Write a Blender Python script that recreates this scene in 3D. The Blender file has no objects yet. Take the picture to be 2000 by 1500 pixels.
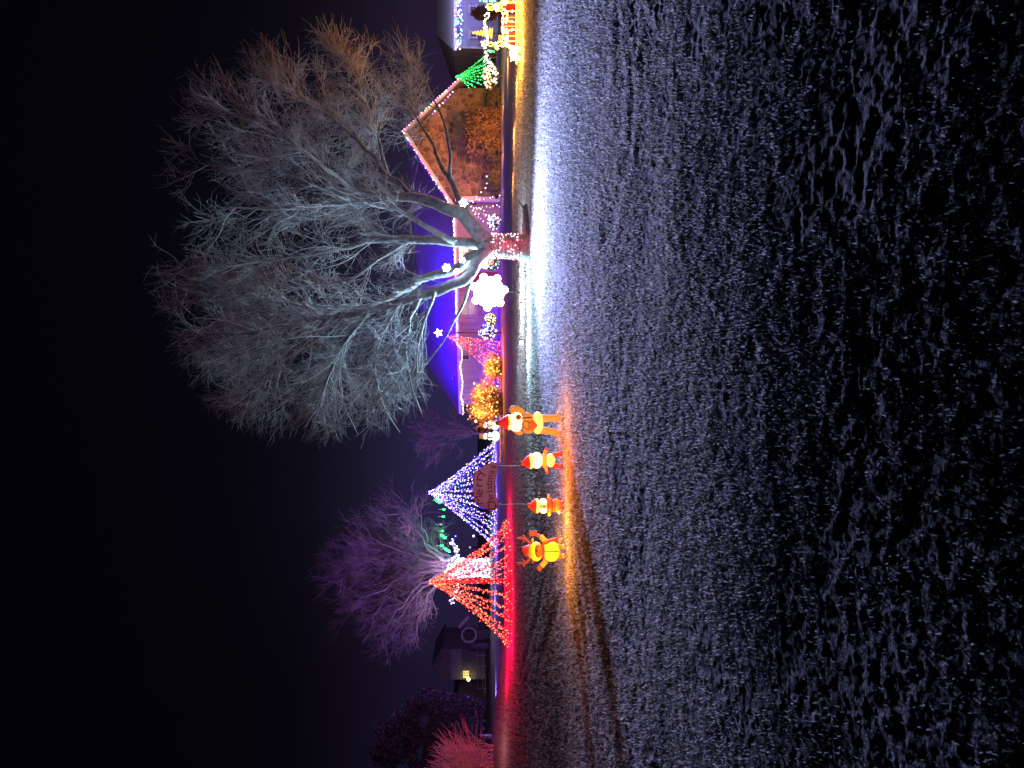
import bpy, math, random
import numpy as np
from mathutils import Vector, Matrix, Euler
R = math.radians
random.seed(7); rng = np.random.default_rng(7)
S = bpy.context.scene
COL = S.collection

# ------------------------------------------------------------------ camera (photo taken on its side: world up points to picture left)
FPX = 1444.0; CAMH = 1.6; PITCH = math.atan(70 / FPX)
cp, sp = math.cos(PITCH), math.sin(PITCH)
FW = np.array([0, cp, -sp]); UP = np.array([0, sp, cp]); RT = np.array([1.0, 0, 0]); CAM = np.array([0, 0, CAMH])
cd = bpy.data.cameras.new('camera'); cam = bpy.data.objects.new('camera', cd); COL.objects.link(cam)
cd.sensor_width = 36; cd.sensor_fit = 'HORIZONTAL'; cd.lens = 36 * FPX / 2000; cd.clip_start = 0.05; cd.clip_end = 3000
m = Matrix.Identity(4)
for i in range(3):
    m[i][0] = -UP[i]; m[i][1] = RT[i]; m[i][2] = -FW[i]; m[i][3] = CAM[i]
cam.matrix_world = m
S.camera = cam

# ------------------------------------------------------------------ night sky
W = bpy.data.worlds.new('World'); S.world = W; W.use_nodes = True
nt = W.node_tree; nt.nodes.clear()
wo = nt.nodes.new('ShaderNodeOutputWorld'); bg = nt.nodes.new('ShaderNodeBackground')
tc = nt.nodes.new('ShaderNodeTexCoord'); sx = nt.nodes.new('ShaderNodeSeparateXYZ'); cr = nt.nodes.new('ShaderNodeValToRGB')
nt.links.new(tc.outputs['Generated'], sx.inputs[0]); nt.links.new(sx.outputs['Z'], cr.inputs[0])
e = cr.color_ramp.elements
e[0].position = 0.0; e[0].color = (.0200, .0155, .0620, 1)
e[1].position = 0.60; e[1].color = (.00002, .00002, .00004, 1)
for p_, c_ in ((.07, (.0190, .0148, .0570, 1)), (.11, (.0130, .0102, .0350, 1)), (.16, (.0066, .0056, .0150, 1)), (.22, (.0022, .0020, .0050, 1)), (.30, (.0006, .0006, .0014, 1)), (.42, (.0001, .0001, .0002, 1))):
    q = e.new(p_); q.color = c_
mr = nt.nodes.new('ShaderNodeMapRange'); mr.inputs[1].default_value = -1; mr.inputs[2].default_value = 1; nt.links.new(sx.outputs['X'], mr.inputs[0])
cr2 = nt.nodes.new('ShaderNodeValToRGB'); nt.links.new(mr.outputs[0], cr2.inputs[0]); e2_ = cr2.color_ramp.elements     # town glow strongest above the lit houses
e2_[0].position = .15; e2_[0].color = (.22, .22, .22, 1); e2_[1].position = .85; e2_[1].color = (.40, .32, .26, 1)
for p_, c_ in ((.32, (.45, .42, .40, 1)), (.42, (1, 1, 1, 1)), (.52, (1, 1, 1, 1)), (.68, (.85, .62, .50, 1))):
    q = e2_.new(p_); q.color = c_
mu = nt.nodes.new('ShaderNodeMix'); mu.data_type = 'RGBA'; mu.blend_type = 'MULTIPLY'; mu.inputs[0].default_value = 1
nt.links.new(cr.outputs[0], mu.inputs[6]); nt.links.new(cr2.outputs[0], mu.inputs[7])
nt.links.new(mu.outputs[2], bg.inputs[0]); bg.inputs[1].default_value = 1.0
nt.links.new(bg.outputs[0], wo.inputs[0])

S.view_settings.view_transform = 'Standard'; S.view_settings.look = 'None'
S.view_settings.exposure = 0; S.view_settings.gamma = 1; S.view_settings.use_curve_mapping = False
S.render.engine = 'CYCLES'
S.cycles.sample_clamp_indirect = 2.0; S.cycles.max_bounces = 4; S.cycles.diffuse_bounces = 2; S.cycles.glossy_bounces = 2
S.cycles.transmission_bounces = 4; S.cycles.use_light_tree = True
S.cycles.use_denoising = True
S.cycles.caustics_reflective = False; S.cycles.caustics_refractive = False

# ------------------------------------------------------------------ pixel helpers
def ray(x, y):
    return FW - UP * ((x - 1000) / FPX) + RT * ((750 - y) / FPX)
def P(x, y, Y):
    d = ray(x, y); return CAM + d * (Y / d[1])
def PP(x, y, p0, n):
    d = ray(x, y); t = np.dot(p0 - CAM, n) / np.dot(d, n); return CAM + d * t

# ------------------------------------------------------------------ ground height
def hash2(ix, iy, s):
    h = (ix.astype(np.int64) * 374761393 + iy.astype(np.int64) * 668265263 + s * 1442695041) & 0x7fffffff
    h = ((h ^ (h >> 13)) * 1274126177) & 0x7fffffff
    return ((h ^ (h >> 16)) & 0xffff) / 65535.0
def vnoise(x, y, s):
    ix = np.floor(x); iy = np.floor(y); fx = x - ix; fy = y - iy
    fx = fx * fx * (3 - 2 * fx); fy = fy * fy * (3 - 2 * fy)
    a = hash2(ix, iy, s); b = hash2(ix + 1, iy, s); c = hash2(ix, iy + 1, s); d = hash2(ix + 1, iy + 1, s)
    return a + (b - a) * fx + (c - a) * fy + (a - b - c + d) * fx * fy
RUTS = [[(1100, 1095), (1112, 1150), (1125, 1230), (1140, 1330), (1158, 1480)], [(1128, 1180), (1150, 1290), (1172, 1390), (1195, 1480)],
        [(1062, 1130), (1048, 1200), (1030, 1270), (1012, 1330)], [(1088, 1165), (1068, 1240), (1050, 1300)],
        [(1215, 110), (1205, 30)], [(1248, 200), (1238, 290), (1215, 380), (1180, 460)]]
def base_h(x, y):
    x = np.asarray(x, float); y = np.asarray(y, float)
    h = 0.75 * np.clip((y - 62) / 55, 0, 1) ** 1.3
    h = h + 0.93 * np.exp(-((x + 20.5) ** 2 / 30 + (y - 38) ** 2 / 40))
    h = h + .12 * np.exp(-((y - 4.3) / 2.6) ** 2) - .019 * np.clip(4.0 - y, 0, 3.4) ** 1.6  # hump and near drop added so the closest grass catches less light
    h = h + 0.10 * (vnoise(x / 6 + 3, y / 6, 1) - .5) * np.clip((y - 3) / 8, 0, 1)
    h = h - 0.025 * np.exp(-((y - (20.6 - .27 * (x - 7))) / .8) ** 2) * np.clip((x - 4) / 3, 0, 1)
    return h
def gz(x, y):
    return float(base_h(np.array([x]), np.array([y]))[0])
def G(x, y):
    """ground point seen at a picture point (smooth ground)"""
    d = ray(x, y); t = CAMH / -d[2]
    for _ in range(25):
        p = CAM + d * t; t = (CAMH - gz(p[0], p[1])) / -d[2]
    return CAM + d * t
def rut_depth(x, y):
    dep = np.zeros_like(x)
    for k, pl in enumerate(RUTS):
        pts = [(750 - b) / FPX * (CAMH / ((a - 930) / FPX)) for a, b in pl]; ys = [CAMH / ((a - 930) / FPX) for a, b in pl]
        dmin = np.full_like(x, 9.0)
        for i in range(len(pl) - 1):
            ax, ay, bx, by = pts[i], ys[i], pts[i + 1], ys[i + 1]
            t = np.clip(((x - ax) * (bx - ax) + (y - ay) * (by - ay)) / ((bx - ax) ** 2 + (by - ay) ** 2), 0, 1)
            dmin = np.minimum(dmin, np.hypot(x - ax - t * (bx - ax), y - ay - t * (by - ay)))
        dep += np.exp(-(dmin / .16) ** 2) - .55 * np.exp(-((dmin - .34) / .14) ** 2)
    return dep
def full_h(x, y):
    h = base_h(x, y)
    wx = x + .25 * (vnoise(x * 1.3, y * 1.3, 21) - .5); wy = y + .25 * (vnoise(x * 1.3, y * 1.3, 22) - .5)
    big = vnoise(wx / 1.1, wy / 1.1, 2) - .5
    mid = 1 - np.abs(2 * vnoise(wx / .24, wy / .20, 3) - 1)
    med = 1 - np.abs(2 * vnoise(wx / .105 + .3, wy / .09, 4) - 1)
    sm = vnoise(x / .05, y / .05, 5) - .5
    ti = vnoise(x / .022, y / .022, 6) - .5
    patch = np.clip(vnoise(x / 1.7, y / 1.7, 9) * 1.7 - .25, .25, 1.2)
    near = np.clip((y - 1) / 7, .45, 1)
    far = np.clip(1.25 - y / 14, .35, 1)
    bump = .07 * big * far + (.024 + .012 * np.clip(3.6 - y, 0, 1)) * mid ** 1.5 * patch * far + .022 * med ** 1.3 * patch * np.clip(1.3 - y / 18, .45, 1) + (.020 + .0006 * np.clip(y, 0, 25)) * sm + (.010 + .0009 * np.clip(y, 0, 25)) * ti
    fade = np.clip(1 - (y - 30) / 60, .35, 1)
    h = h + (bump - .035) * near * fade * .9
    h = h - .018 * rut_depth(x, y)
    # house lawns are mown shorter
    return h

# ------------------------------------------------------------------ materials
MATS = {}
def mat(name, col, rough=.7, var=.0, scale=8.0, bump=0.0, col2=None, emit=None, estr=0.0, spec=.3, objvar=0.0, metal=0.0, sampling=None, detail=4):
    if name in MATS: return MATS[name]
    M = bpy.data.materials.new(name); M.use_nodes = True; t = M.node_tree; b = t.nodes['Principled BSDF']
    b.inputs['Roughness'].default_value = rough; b.inputs['Specular IOR Level'].default_value = spec; b.inputs['Metallic'].default_value = metal
    b.inputs['Base Color'].default_value = (*col, 1)
    co = t.nodes.new('ShaderNodeTexCoord'); no = t.nodes.new('ShaderNodeTexNoise')
    no.inputs['Scale'].default_value = scale; no.inputs['Detail'].default_value = detail
    t.links.new(co.outputs['Object'], no.inputs['Vector'])
    out = None
    if var > 0 or col2 is not None:
        r = t.nodes.new('ShaderNodeValToRGB'); e = r.color_ramp.elements
        c2 = col2 if col2 is not None else tuple(c * (1 - var) for c in col)
        e[0].position = .3; e[0].color = (*c2, 1); e[1].position = .7; e[1].color = (*col, 1)
        t.links.new(no.outputs['Fac'], r.inputs[0]); out = r.outputs[0]
        if objvar > 0:
            oi = t.nodes.new('ShaderNodeObjectInfo'); hs = t.nodes.new('ShaderNodeHueSaturation')
            mr = t.nodes.new('ShaderNodeMapRange'); mr.inputs[3].default_value = 1 - objvar; mr.inputs[4].default_value = 1 + objvar
            t.links.new(oi.outputs['Random'], mr.inputs[0]); t.links.new(mr.outputs[0], hs.inputs['Value'])
            t.links.new(out, hs.inputs['Color']); out = hs.outputs[0]
        t.links.new(out, b.inputs['Base Color'])
    if bump > 0:
        bn = t.nodes.new('ShaderNodeBump'); bn.inputs['Strength'].default_value = bump; bn.inputs['Distance'].default_value = .02
        t.links.new(no.outputs['Fac'], bn.inputs['Height']); t.links.new(bn.outputs[0], b.inputs['Normal'])
    if emit is not None:
        b.inputs['Emission Color'].default_value = (*emit, 1); b.inputs['Emission Strength'].default_value = estr
        if var > 0:
            mx = t.nodes.new('ShaderNodeMix'); mx.data_type = 'RGBA'
            mx.inputs[6].default_value = (*[c * (1 - var) for c in emit], 1); mx.inputs[7].default_value = (*emit, 1)
            t.links.new(no.outputs['Fac'], mx.inputs[0]); t.links.new(mx.outputs[2], b.inputs['Emission Color'])
    if sampling: M.cycles.emission_sampling = sampling
    MATS[name] = M
    return M
def glow(name, col, st, var=.0, scale=20, sampling='NONE'):
    return mat(name, tuple(min(.8, c) for c in col), .6, var=var, scale=scale, emit=col, estr=st, sampling=sampling)
def bulb_mat():
    M = bpy.data.materials.new('bulb_glow'); M.use_nodes = True; t = M.node_tree
    for n in list(t.nodes): t.nodes.remove(n)
    o = t.nodes.new('ShaderNodeOutputMaterial'); em = t.nodes.new('ShaderNodeEmission'); at = t.nodes.new('ShaderNodeAttribute'); at.attribute_name = 'Col'
    t.links.new(at.outputs['Color'], em.inputs['Color']); em.inputs['Strength'].default_value = 1.0
    t.links.new(em.outputs[0], o.inputs[0]); M.cycles.emission_sampling = 'NONE'
    return M
BULB = bulb_mat()

# ------------------------------------------------------------------ mesh builder
class MB:
    def __init__(s): s.v = []; s.f = []; s.n = 0; s.c = []
    def add(s, v, f, c=None):
        v = np.asarray(v, float).reshape(-1, 3)
        s.v.append(v); s.f.extend([tuple(int(i) + s.n for i in q) for q in f]); s.n += len(v)
        if c is not None: s.c.append(np.tile(np.asarray(c, float), (len(v), 1)) if np.ndim(c) == 1 else c)
        return s
    def box(s, c, d, rz=0, rot=None):
        x, y, z = np.array(d) / 2
        v = np.array([(a * x, b * y, k * z) for a in (-1, 1) for b in (-1, 1) for k in (-1, 1)])
        if rot is not None: v = v @ np.array(rot).T
        if rz:
            ca, sa = math.cos(rz), math.sin(rz); v = v @ np.array([[ca, sa, 0], [-sa, ca, 0], [0, 0, 1]])
        return s.add(v + np.array(c), [(0, 1, 3, 2), (4, 6, 7, 5), (0, 4, 5, 1), (2, 3, 7, 6), (0, 2, 6, 4), (1, 5, 7, 3)])
    def ball(s, c, r, rot=None, nu=16, nv=10, col=None, boxy=1.0):
        r = np.array(r if np.ndim(r) else (r, r, r), float)
        v = [(0, 0, -1)]; f = []
        for j in range(1, nv):
            a = -math.pi / 2 + math.pi * j / nv
            for i in range(nu):
                b = 2 * math.pi * i / nu; v.append((math.cos(a) * math.cos(b), math.cos(a) * math.sin(b), math.sin(a)))
        v.append((0, 0, 1)); L = len(v) - 1
        for i in range(nu):
            k = (i + 1) % nu
            f.append((0, 1 + k, 1 + i)); f.append((L, 1 + (nv - 2) * nu + i, 1 + (nv - 2) * nu + k))
            for j in range(nv - 2): f.append((1 + j * nu + i, 1 + j * nu + k, 1 + (j + 1) * nu + k, 1 + (j + 1) * nu + i))
        v = np.array(v)
        if boxy != 1.0: v = np.sign(v) * np.abs(v) ** boxy
        v = v * r
        if rot is not None: v = v @ np.array(rot).T
        return s.add(v + np.array(c), f, col)
    def tube(s, pts, rad, n=6, cap=True, col=None):
        p = np.array(pts, float); m_ = len(p); rad = np.full(m_, rad, float) if np.ndim(rad) == 0 else np.array(rad, float)
        t = np.gradient(p, axis=0); t /= np.linalg.norm(t, axis=1)[:, None] + 1e-12
        ref = np.array([0, 0, 1.0]) if abs(t[0][2]) < .9 else np.array([0, 1.0, 0])
        a = np.cross(t[0], ref); a /= np.linalg.norm(a); V = []
        for i in range(m_):
            a = a - t[i] * np.dot(a, t[i]); a /= np.linalg.norm(a) + 1e-12; b = np.cross(t[i], a)
            for k in range(n):
                w = 2 * math.pi * k / n; V.append(p[i] + rad[i] * (a * math.cos(w) + b * math.sin(w)))
        f = [(i * n + k, i * n + (k + 1) % n, (i + 1) * n + (k + 1) % n, (i + 1) * n + k) for i in range(m_ - 1) for k in range(n)]
        if cap: f += [tuple(range(n - 1, -1, -1)), tuple((m_ - 1) * n + k for k in range(n))]
        return s.add(V, f, col)
    def lathe(s, c, prof, n=16, sy=1.0, col=None):
        V = []
        for r, z in prof:
            for k in range(n):
                w = 2 * math.pi * k / n; V.append((c[0] + r * math.cos(w), c[1] + sy * r * math.sin(w), c[2] + z))
        m_ = len(prof)
        f = [(i * n + k, i * n + (k + 1) % n, (i + 1) * n + (k + 1) % n, (i + 1) * n + k) for i in range(m_ - 1) for k in range(n)]
        f += [tuple(range(n - 1, -1, -1)), tuple((m_ - 1) * n + k for k in range(n))]
        return s.add(V, f, col)
    def prism(s, poly, off):
        """extrude a planar 3-D polygon along off"""
        p = np.array(poly, float); n = len(p); off = np.array(off, float)
        return s.add(np.vstack([p, p + off]), [tuple(range(n)), tuple(range(2 * n - 1, n - 1, -1))] + [(k, k + n, (k + 1) % n + n, (k + 1) % n) for k in range(n)])
    def build(s, name, material=None, parent=None, smooth=False):
        me = bpy.data.meshes.new(name); v = np.vstack(s.v)
        o = bpy.data.objects.new(name, me); COL.objects.link(o)
        if parent is not None:
            o.parent = parent; v = v - np.array(parent_origin(parent))
        me.from_pydata(v.tolist(), [], s.f)
        if s.c:
            at = me.color_attributes.new('Col', 'FLOAT_COLOR', 'POINT')
            c = np.vstack(s.c); c = np.hstack([c[:, :3], np.ones((len(c), 1))]); at.data.foreach_set('color', c.ravel())
        if material is not None: me.materials.append(material)
        me.update()
        if smooth: me.polygons.foreach_set('use_smooth', [True] * len(me.polygons))
        return o
def parent_origin(o):
    p = np.zeros(3)
    while o is not None: p = p + np.array(o.location); o = o.parent
    return p
def quick(name, v, f, material, parent=None, smooth=False, col=None):
    """big uniform-face meshes straight from numpy"""
    v = np.asarray(v, np.float32); f = np.asarray(f, np.int32)
    if parent is not None: v = v - np.array(parent_origin(parent), np.float32)
    me = bpy.data.meshes.new(name); k = f.shape[1]
    me.vertices.add(len(v)); me.vertices.foreach_set('co', v.ravel())
    me.loops.add(f.size); me.loops.foreach_set('vertex_index', f.ravel())
    me.polygons.add(len(f)); me.polygons.foreach_set('loop_start', np.arange(0, f.size, k, dtype=np.int32))
    if col is not None:
        at = me.color_attributes.new('Col', 'FLOAT_COLOR', 'POINT')
        at.data.foreach_set('color', np.hstack([col[:, :3], np.ones((len(col), 1))]).astype(np.float32).ravel())
    me.update(calc_edges=True); me.materials.append(material)
    if smooth: me.polygons.foreach_set('use_smooth', np.ones(len(f), bool))
    o = bpy.data.objects.new(name, me); COL.objects.link(o)
    if parent is not None: o.parent = parent
    return o
def thing(name, label, cat, loc, group=None):
    o = bpy.data.objects.new(name, None); COL.objects.link(o); o.location = Vector([float(c) for c in loc]); o.empty_display_size = .2
    o['label'] = label; o['category'] = cat
    if group: o['group'] = group
    return o
def stuff(o): o['kind'] = 'stuff'; return o
def lamp(loc, col, watts, parent=None, rad=.06, kind='POINT', aim=None, spot=90, blend=.6):
    l = bpy.data.lights.new('lamp', kind); l.energy = watts; l.color = col; l.shadow_soft_size = rad
    o = bpy.data.objects.new('lamp', l); COL.objects.link(o); loc = np.array(loc, float)
    if kind == 'SPOT':
        l.spot_size = R(spot); l.spot_blend = blend
        o.rotation_euler = Vector(np.array(aim) - loc).to_track_quat('-Z', 'Y').to_euler()
    if parent is not None: o.parent = parent; loc = loc - parent_origin(parent)
    o.location = Vector([float(c) for c in loc]); return o
# bulbs -------------------------------------------------------------
phi = (1 + 5 ** .5) / 2
ICO = np.array([(-1, phi, 0), (1, phi, 0), (-1, -phi, 0), (1, -phi, 0), (0, -1, phi), (0, 1, phi), (0, -1, -phi), (0, 1, -phi), (phi, 0, -1), (phi, 0, 1), (-phi, 0, -1), (-phi, 0, 1)]) / math.hypot(1, phi)
ICF = np.array([(0, 11, 5), (0, 5, 1), (0, 1, 7), (0, 7, 10), (0, 10, 11), (1, 5, 9), (5, 11, 4), (11, 10, 2), (10, 7, 6), (7, 1, 8), (3, 9, 4), (3, 4, 2), (3, 2, 6), (3, 6, 8), (3, 8, 9), (4, 9, 5), (2, 4, 11), (6, 2, 10), (8, 6, 7), (9, 8, 1)])
def bulbs(pts, r, cols, parent, name='bulbs'):
    pts = np.asarray(pts, float); n = len(pts); r = np.broadcast_to(np.asarray(r, float), (n,)); cols = np.asarray(cols, float)
    if cols.ndim == 1: cols = np.tile(cols, (n, 1))
    v = (pts[:, None, :] + ICO[None] * r[:, None, None]).reshape(-1, 3)
    f = (ICF[None] + (np.arange(n) * 12)[:, None, None]).reshape(-1, 3)
    return stuff(quick(name, v, f, BULB, parent, col=np.repeat(cols, 12, axis=0)))
def pick(pal, w, n):
    pal = np.array(pal, float); w = np.array(w, float)
    return pal[rng.choice(len(pal), n, p=w / w.sum())]
def resample(pl, n):
    pl = np.array(pl, float); d = np.concatenate([[0], np.cumsum(np.linalg.norm(np.diff(pl, axis=0), axis=1))])
    t = np.linspace(0, d[-1], n); return np.stack([np.interp(t, d, pl[:, k]) for k in range(pl.shape[1])], 1)
WARM = [(6, 4.6, 2.2), (5, 3.2, 1.0), (7, 6.0, 3.6)]
REDP = [(4.5, .62, .40), (3.2, .26, .16), (5, 1.1, .5), (1.8, .01, .02)]; REDW = [5, 3, 2, 4]  # darkest red: dim bulbs added as a glow veil between the bright ones
WIRE = mat('dark_green_wire', (.02, .035, .02), .6)

# ------------------------------------------------------------------ ground sheet
def make_ground():
    rows = list(np.arange(2180, 1000, -2.0)); ys = [CAMH / math.tan(math.atan((v - 1000) / FPX) + PITCH) for v in rows]
    y = ys[-1]
    while y < 120: y *= 1.012; ys.append(y)
    ys += [150, 200, 300, 500]
    ys = np.array([-30, -8, -2, 0.2, .9] + ys)
    k = np.concatenate([[-2.5, -1.6, -1.1, -.85, -.72], np.linspace(-.64, .64, 900), [.72, .85, 1.1, 1.6, 2.5]])
    YY, KK = np.meshgrid(ys, k, indexing='ij'); XX = KK * np.maximum(YY, 6.0) if False else KK * np.maximum(YY, 1.2) + np.sign(KK) * np.clip(np.abs(KK) - .64, 0, 9) * 30
    Z = full_h(XX, YY)
    Z[YY > 140] = base_h(XX, YY)[YY > 140]; Z[YY < 1] = -.02
    n, m_ = XX.shape
    v = np.stack([XX, YY, Z], -1).reshape(-1, 3)
    idx = np.arange(n * m_).reshape(n, m_)
    f = np.stack([idx[:-1, :-1], idx[:-1, 1:], idx[1:, 1:], idx[1:, :-1]], -1).reshape(-1, 4)
    M = bpy.data.materials.new('frosted_grass'); M.use_nodes = True; t = M.node_tree; b = t.nodes['Principled BSDF']
    b.inputs['Roughness'].default_value = 1; b.inputs['Specular IOR Level'].default_value = .02
    co = t.nodes.new('ShaderNodeTexCoord')
    def noise(s, d=4):
        q = t.nodes.new('ShaderNodeTexNoise'); q.inputs['Scale'].default_value = s; q.inputs['Detail'].default_value = d
        t.links.new(co.outputs['Object'], q.inputs['Vector']); return q.outputs['Fac']
    def ramp(i, p0, c0, p1, c1):
        r = t.nodes.new('ShaderNodeValToRGB'); e = r.color_ramp.elements; e[0].position = p0; e[0].color = (*c0, 1); e[1].position = p1; e[1].color = (*c1, 1)
        t.links.new(i, r.inputs[0]); return r.outputs[0]
    def mix(fa, a, bb, mode='MIX'):
        q = t.nodes.new('ShaderNodeMix'); q.data_type = 'RGBA'; q.blend_type = mode
        if isinstance(fa, float): q.inputs[0].default_value = fa
        else: t.links.new(fa, q.inputs[0])
        t.links.new(a, q.inputs[6]); t.links.new(bb, q.inputs[7]); return q.outputs[2]
    fine = ramp(noise(30, 5), .32, (.14, .125, .10), .68, (.42, .42, .40))
    broad = ramp(noise(.45, 3), .35, (.19, .22, .16), .65, (.36, .34, .33))
    c = mix(.45, fine, broad)
    t.links.new(c, b.inputs['Base Color'])
    bn = t.nodes.new('ShaderNodeBump'); bn.inputs['Strength'].default_value = .5; bn.inputs['Distance'].default_value = .012
    t.links.new(noise(70, 3), bn.inputs['Height']); t.links.new(bn.outputs[0], b.inputs['Normal'])
    o = quick('ground', v, f, M, smooth=True); o['kind'] = 'structure'
    return o
make_ground()
def make_grass(n):
    v_ = 930 + 1.5 + rng.random(n) ** 1.15 * 1150 * 1.0; v_ = 1000 + rng.random(n) ** 1.25 * 1120
    Y = CAMH / np.tan(np.arctan((v_ - 1000) / FPX) + PITCH); X = Y * rng.uniform(-.62, .62, n)
    thick = vnoise(X / .16, Y / .16, 40) * .35 + vnoise(X / .45, Y / .45, 41) * .4 + vnoise(X / 1.9, Y / 1.9, 42) * .35
    k = (thick + rng.uniform(-.16, .16, n) > np.clip(.60 - Y / 45, .38, .60)) & (rng.random(n) < np.clip((Y - 2.9) / 2.4, .05, 1)); X, Y = X[k], Y[k]; n = len(X)
    h = full_h(X, Y); L_ = rng.uniform(.018, .050, n) * np.clip(.4 + Y / 9, .5, 1.8); w = rng.uniform(.0022, .0045, n) * np.clip(.5 + Y / 6, .6, 3.2)
    az = rng.uniform(0, 2 * math.pi, n); lean = rng.uniform(.15, 1.5, n); d = np.stack([np.cos(az) * np.sin(lean), np.sin(az) * np.sin(lean), np.cos(lean)], 1)
    sd = np.stack([np.cos(az + 1.57 + rng.normal(0, .5, n)), np.sin(az + 1.57), np.zeros(n)], 1)
    b0 = np.stack([X, Y, h - .006], 1); mid_ = b0 + d * (L_ * .55)[:, None]; tip = mid_ + (d - [0, 0, .35]) * (L_ * .5)[:, None]
    V = np.stack([b0 - sd * w[:, None], b0 + sd * w[:, None], mid_ + sd * (w * .7)[:, None], tip, mid_ - sd * (w * .7)[:, None]], 1).reshape(-1, 3)
    base = (np.arange(n) * 5)[:, None, None]; F = (np.array([(0, 1, 2), (0, 2, 4), (4, 2, 3)])[None] + base).reshape(-1, 3)
    M = bpy.data.materials.new('frosted_blades'); M.use_nodes = True; t = M.node_tree; b = t.nodes['Principled BSDF']
    co = t.nodes.new('ShaderNodeTexCoord'); no = t.nodes.new('ShaderNodeTexNoise'); no.inputs['Scale'].default_value = 9; t.links.new(co.outputs['Object'], no.inputs['Vector'])
    r = t.nodes.new('ShaderNodeValToRGB'); e = r.color_ramp.elements; e[0].position = .35; e[0].color = (.17, .19, .13, 1); e[1].position = .65; e[1].color = (.42, .41, .39, 1); t.links.new(no.outputs['Fac'], r.inputs[0])
    t.links.new(r.outputs[0], b.inputs['Base Color']); b.inputs['Roughness'].default_value = .9; b.inputs['Specular IOR Level'].default_value = .1
    tr = t.nodes.new('ShaderNodeBsdfTranslucent'); t.links.new(r.outputs[0], tr.inputs[0]); mx = t.nodes.new('ShaderNodeMixShader'); mx.inputs[0].default_value = .55
    t.links.new(b.outputs[0], mx.inputs[1]); t.links.new(tr.outputs[0], mx.inputs[2]); t.links.new(mx.outputs[0], t.nodes['Material Output'].inputs[0])
    stuff(quick('grass', V, F, M))
make_grass(700000)

# ------------------------------------------------------------------ bare trees
BARK = mat('grey_bark', (.34, .335, .32), .9, scale=7, bump=1.0, col2=(.13, .128, .12), detail=8)
TWIG = mat('grey_twigs', (.30, .29, .28), .8, var=.35, scale=2)
TWIGR = mat('brown_twigs', (.30, .23, .20), .8, var=.35, scale=2)
def unit(a): return a / (np.linalg.norm(a, axis=-1, keepdims=True) + 1e-9)
def grow(st, d, L, n, wig, pull):
    pts = [st]; d = unit(d)
    for i in range(n - 1):
        d = unit(d + rng.normal(0, wig, d.shape) + pull)
        pts.append(pts[-1] + d * (L / (n - 1))[:, None])
    return np.stack(pts, 1)                                    # (M,n,3)
def tubes(PL, r0, r1, sides=3):
    M_, n, _ = PL.shape
    d = unit(PL[:, -1] - PL[:, 0]); ref = np.where(np.abs(d[:, 2:3]) < .8, np.array([[0, 0, 1.0]]), np.array([[0, 1.0, 0]]))
    a = unit(np.cross(d, ref)); b = np.cross(d, a); tt = np.linspace(0, 1, n)
    rr = r0[:, None] * (1 - tt) + r1[:, None] * tt
    w = 2 * np.pi * np.arange(sides) / sides
    ring = a[:, None, None, :] * np.cos(w)[None, None, :, None] + b[:, None, None, :] * np.sin(w)[None, None, :, None]
    v = (PL[:, :, None, :] + ring * rr[:, :, None, None]).reshape(-1, 3)
    base = (np.arange(M_) * n * sides)[:, None, None] + (np.arange(n - 1) * sides)[None, :, None]
    k = np.arange(sides)[None, None, :]; k2 = (k + 1) % sides
    f = np.stack([base + k, base + k2, base + sides + k2, base + sides + k], -1).reshape(-1, 4)
    return v, f
def children(PL, per, tmin, ang, L, Lvar, out_c, out_w, wig, pull, n):
    M_, m_, _ = PL.shape; N = M_ * per
    par = np.repeat(np.arange(M_), per); t = rng.uniform(tmin, .98, N) * (m_ - 1); i = np.minimum(t.astype(int), m_ - 2); fr = (t - i)[:, None]
    a = PL[par, i]; b = PL[par, i + 1]; st = a + (b - a) * fr; tan = unit(b - a)
    rnd = rng.normal(0, 1, (N, 3)); rnd = unit(rnd - tan * np.sum(rnd * tan, 1, keepdims=True))
    d = tan * math.cos(ang) + rnd * math.sin(ang) + out_w * unit(st - out_c)
    ln = L * rng.uniform(1 - Lvar, 1 + Lvar, N) * (1.1 - .5 * t / (m_ - 1))
    return grow(st, d, ln, n, wig, pull)
def join(parts):
    vs, fs, n = [], [], 0
    for v, f in parts: vs.append(v); fs.append(f + n); n += len(v)
    return np.vstack(vs), np.vstack(fs)

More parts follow.
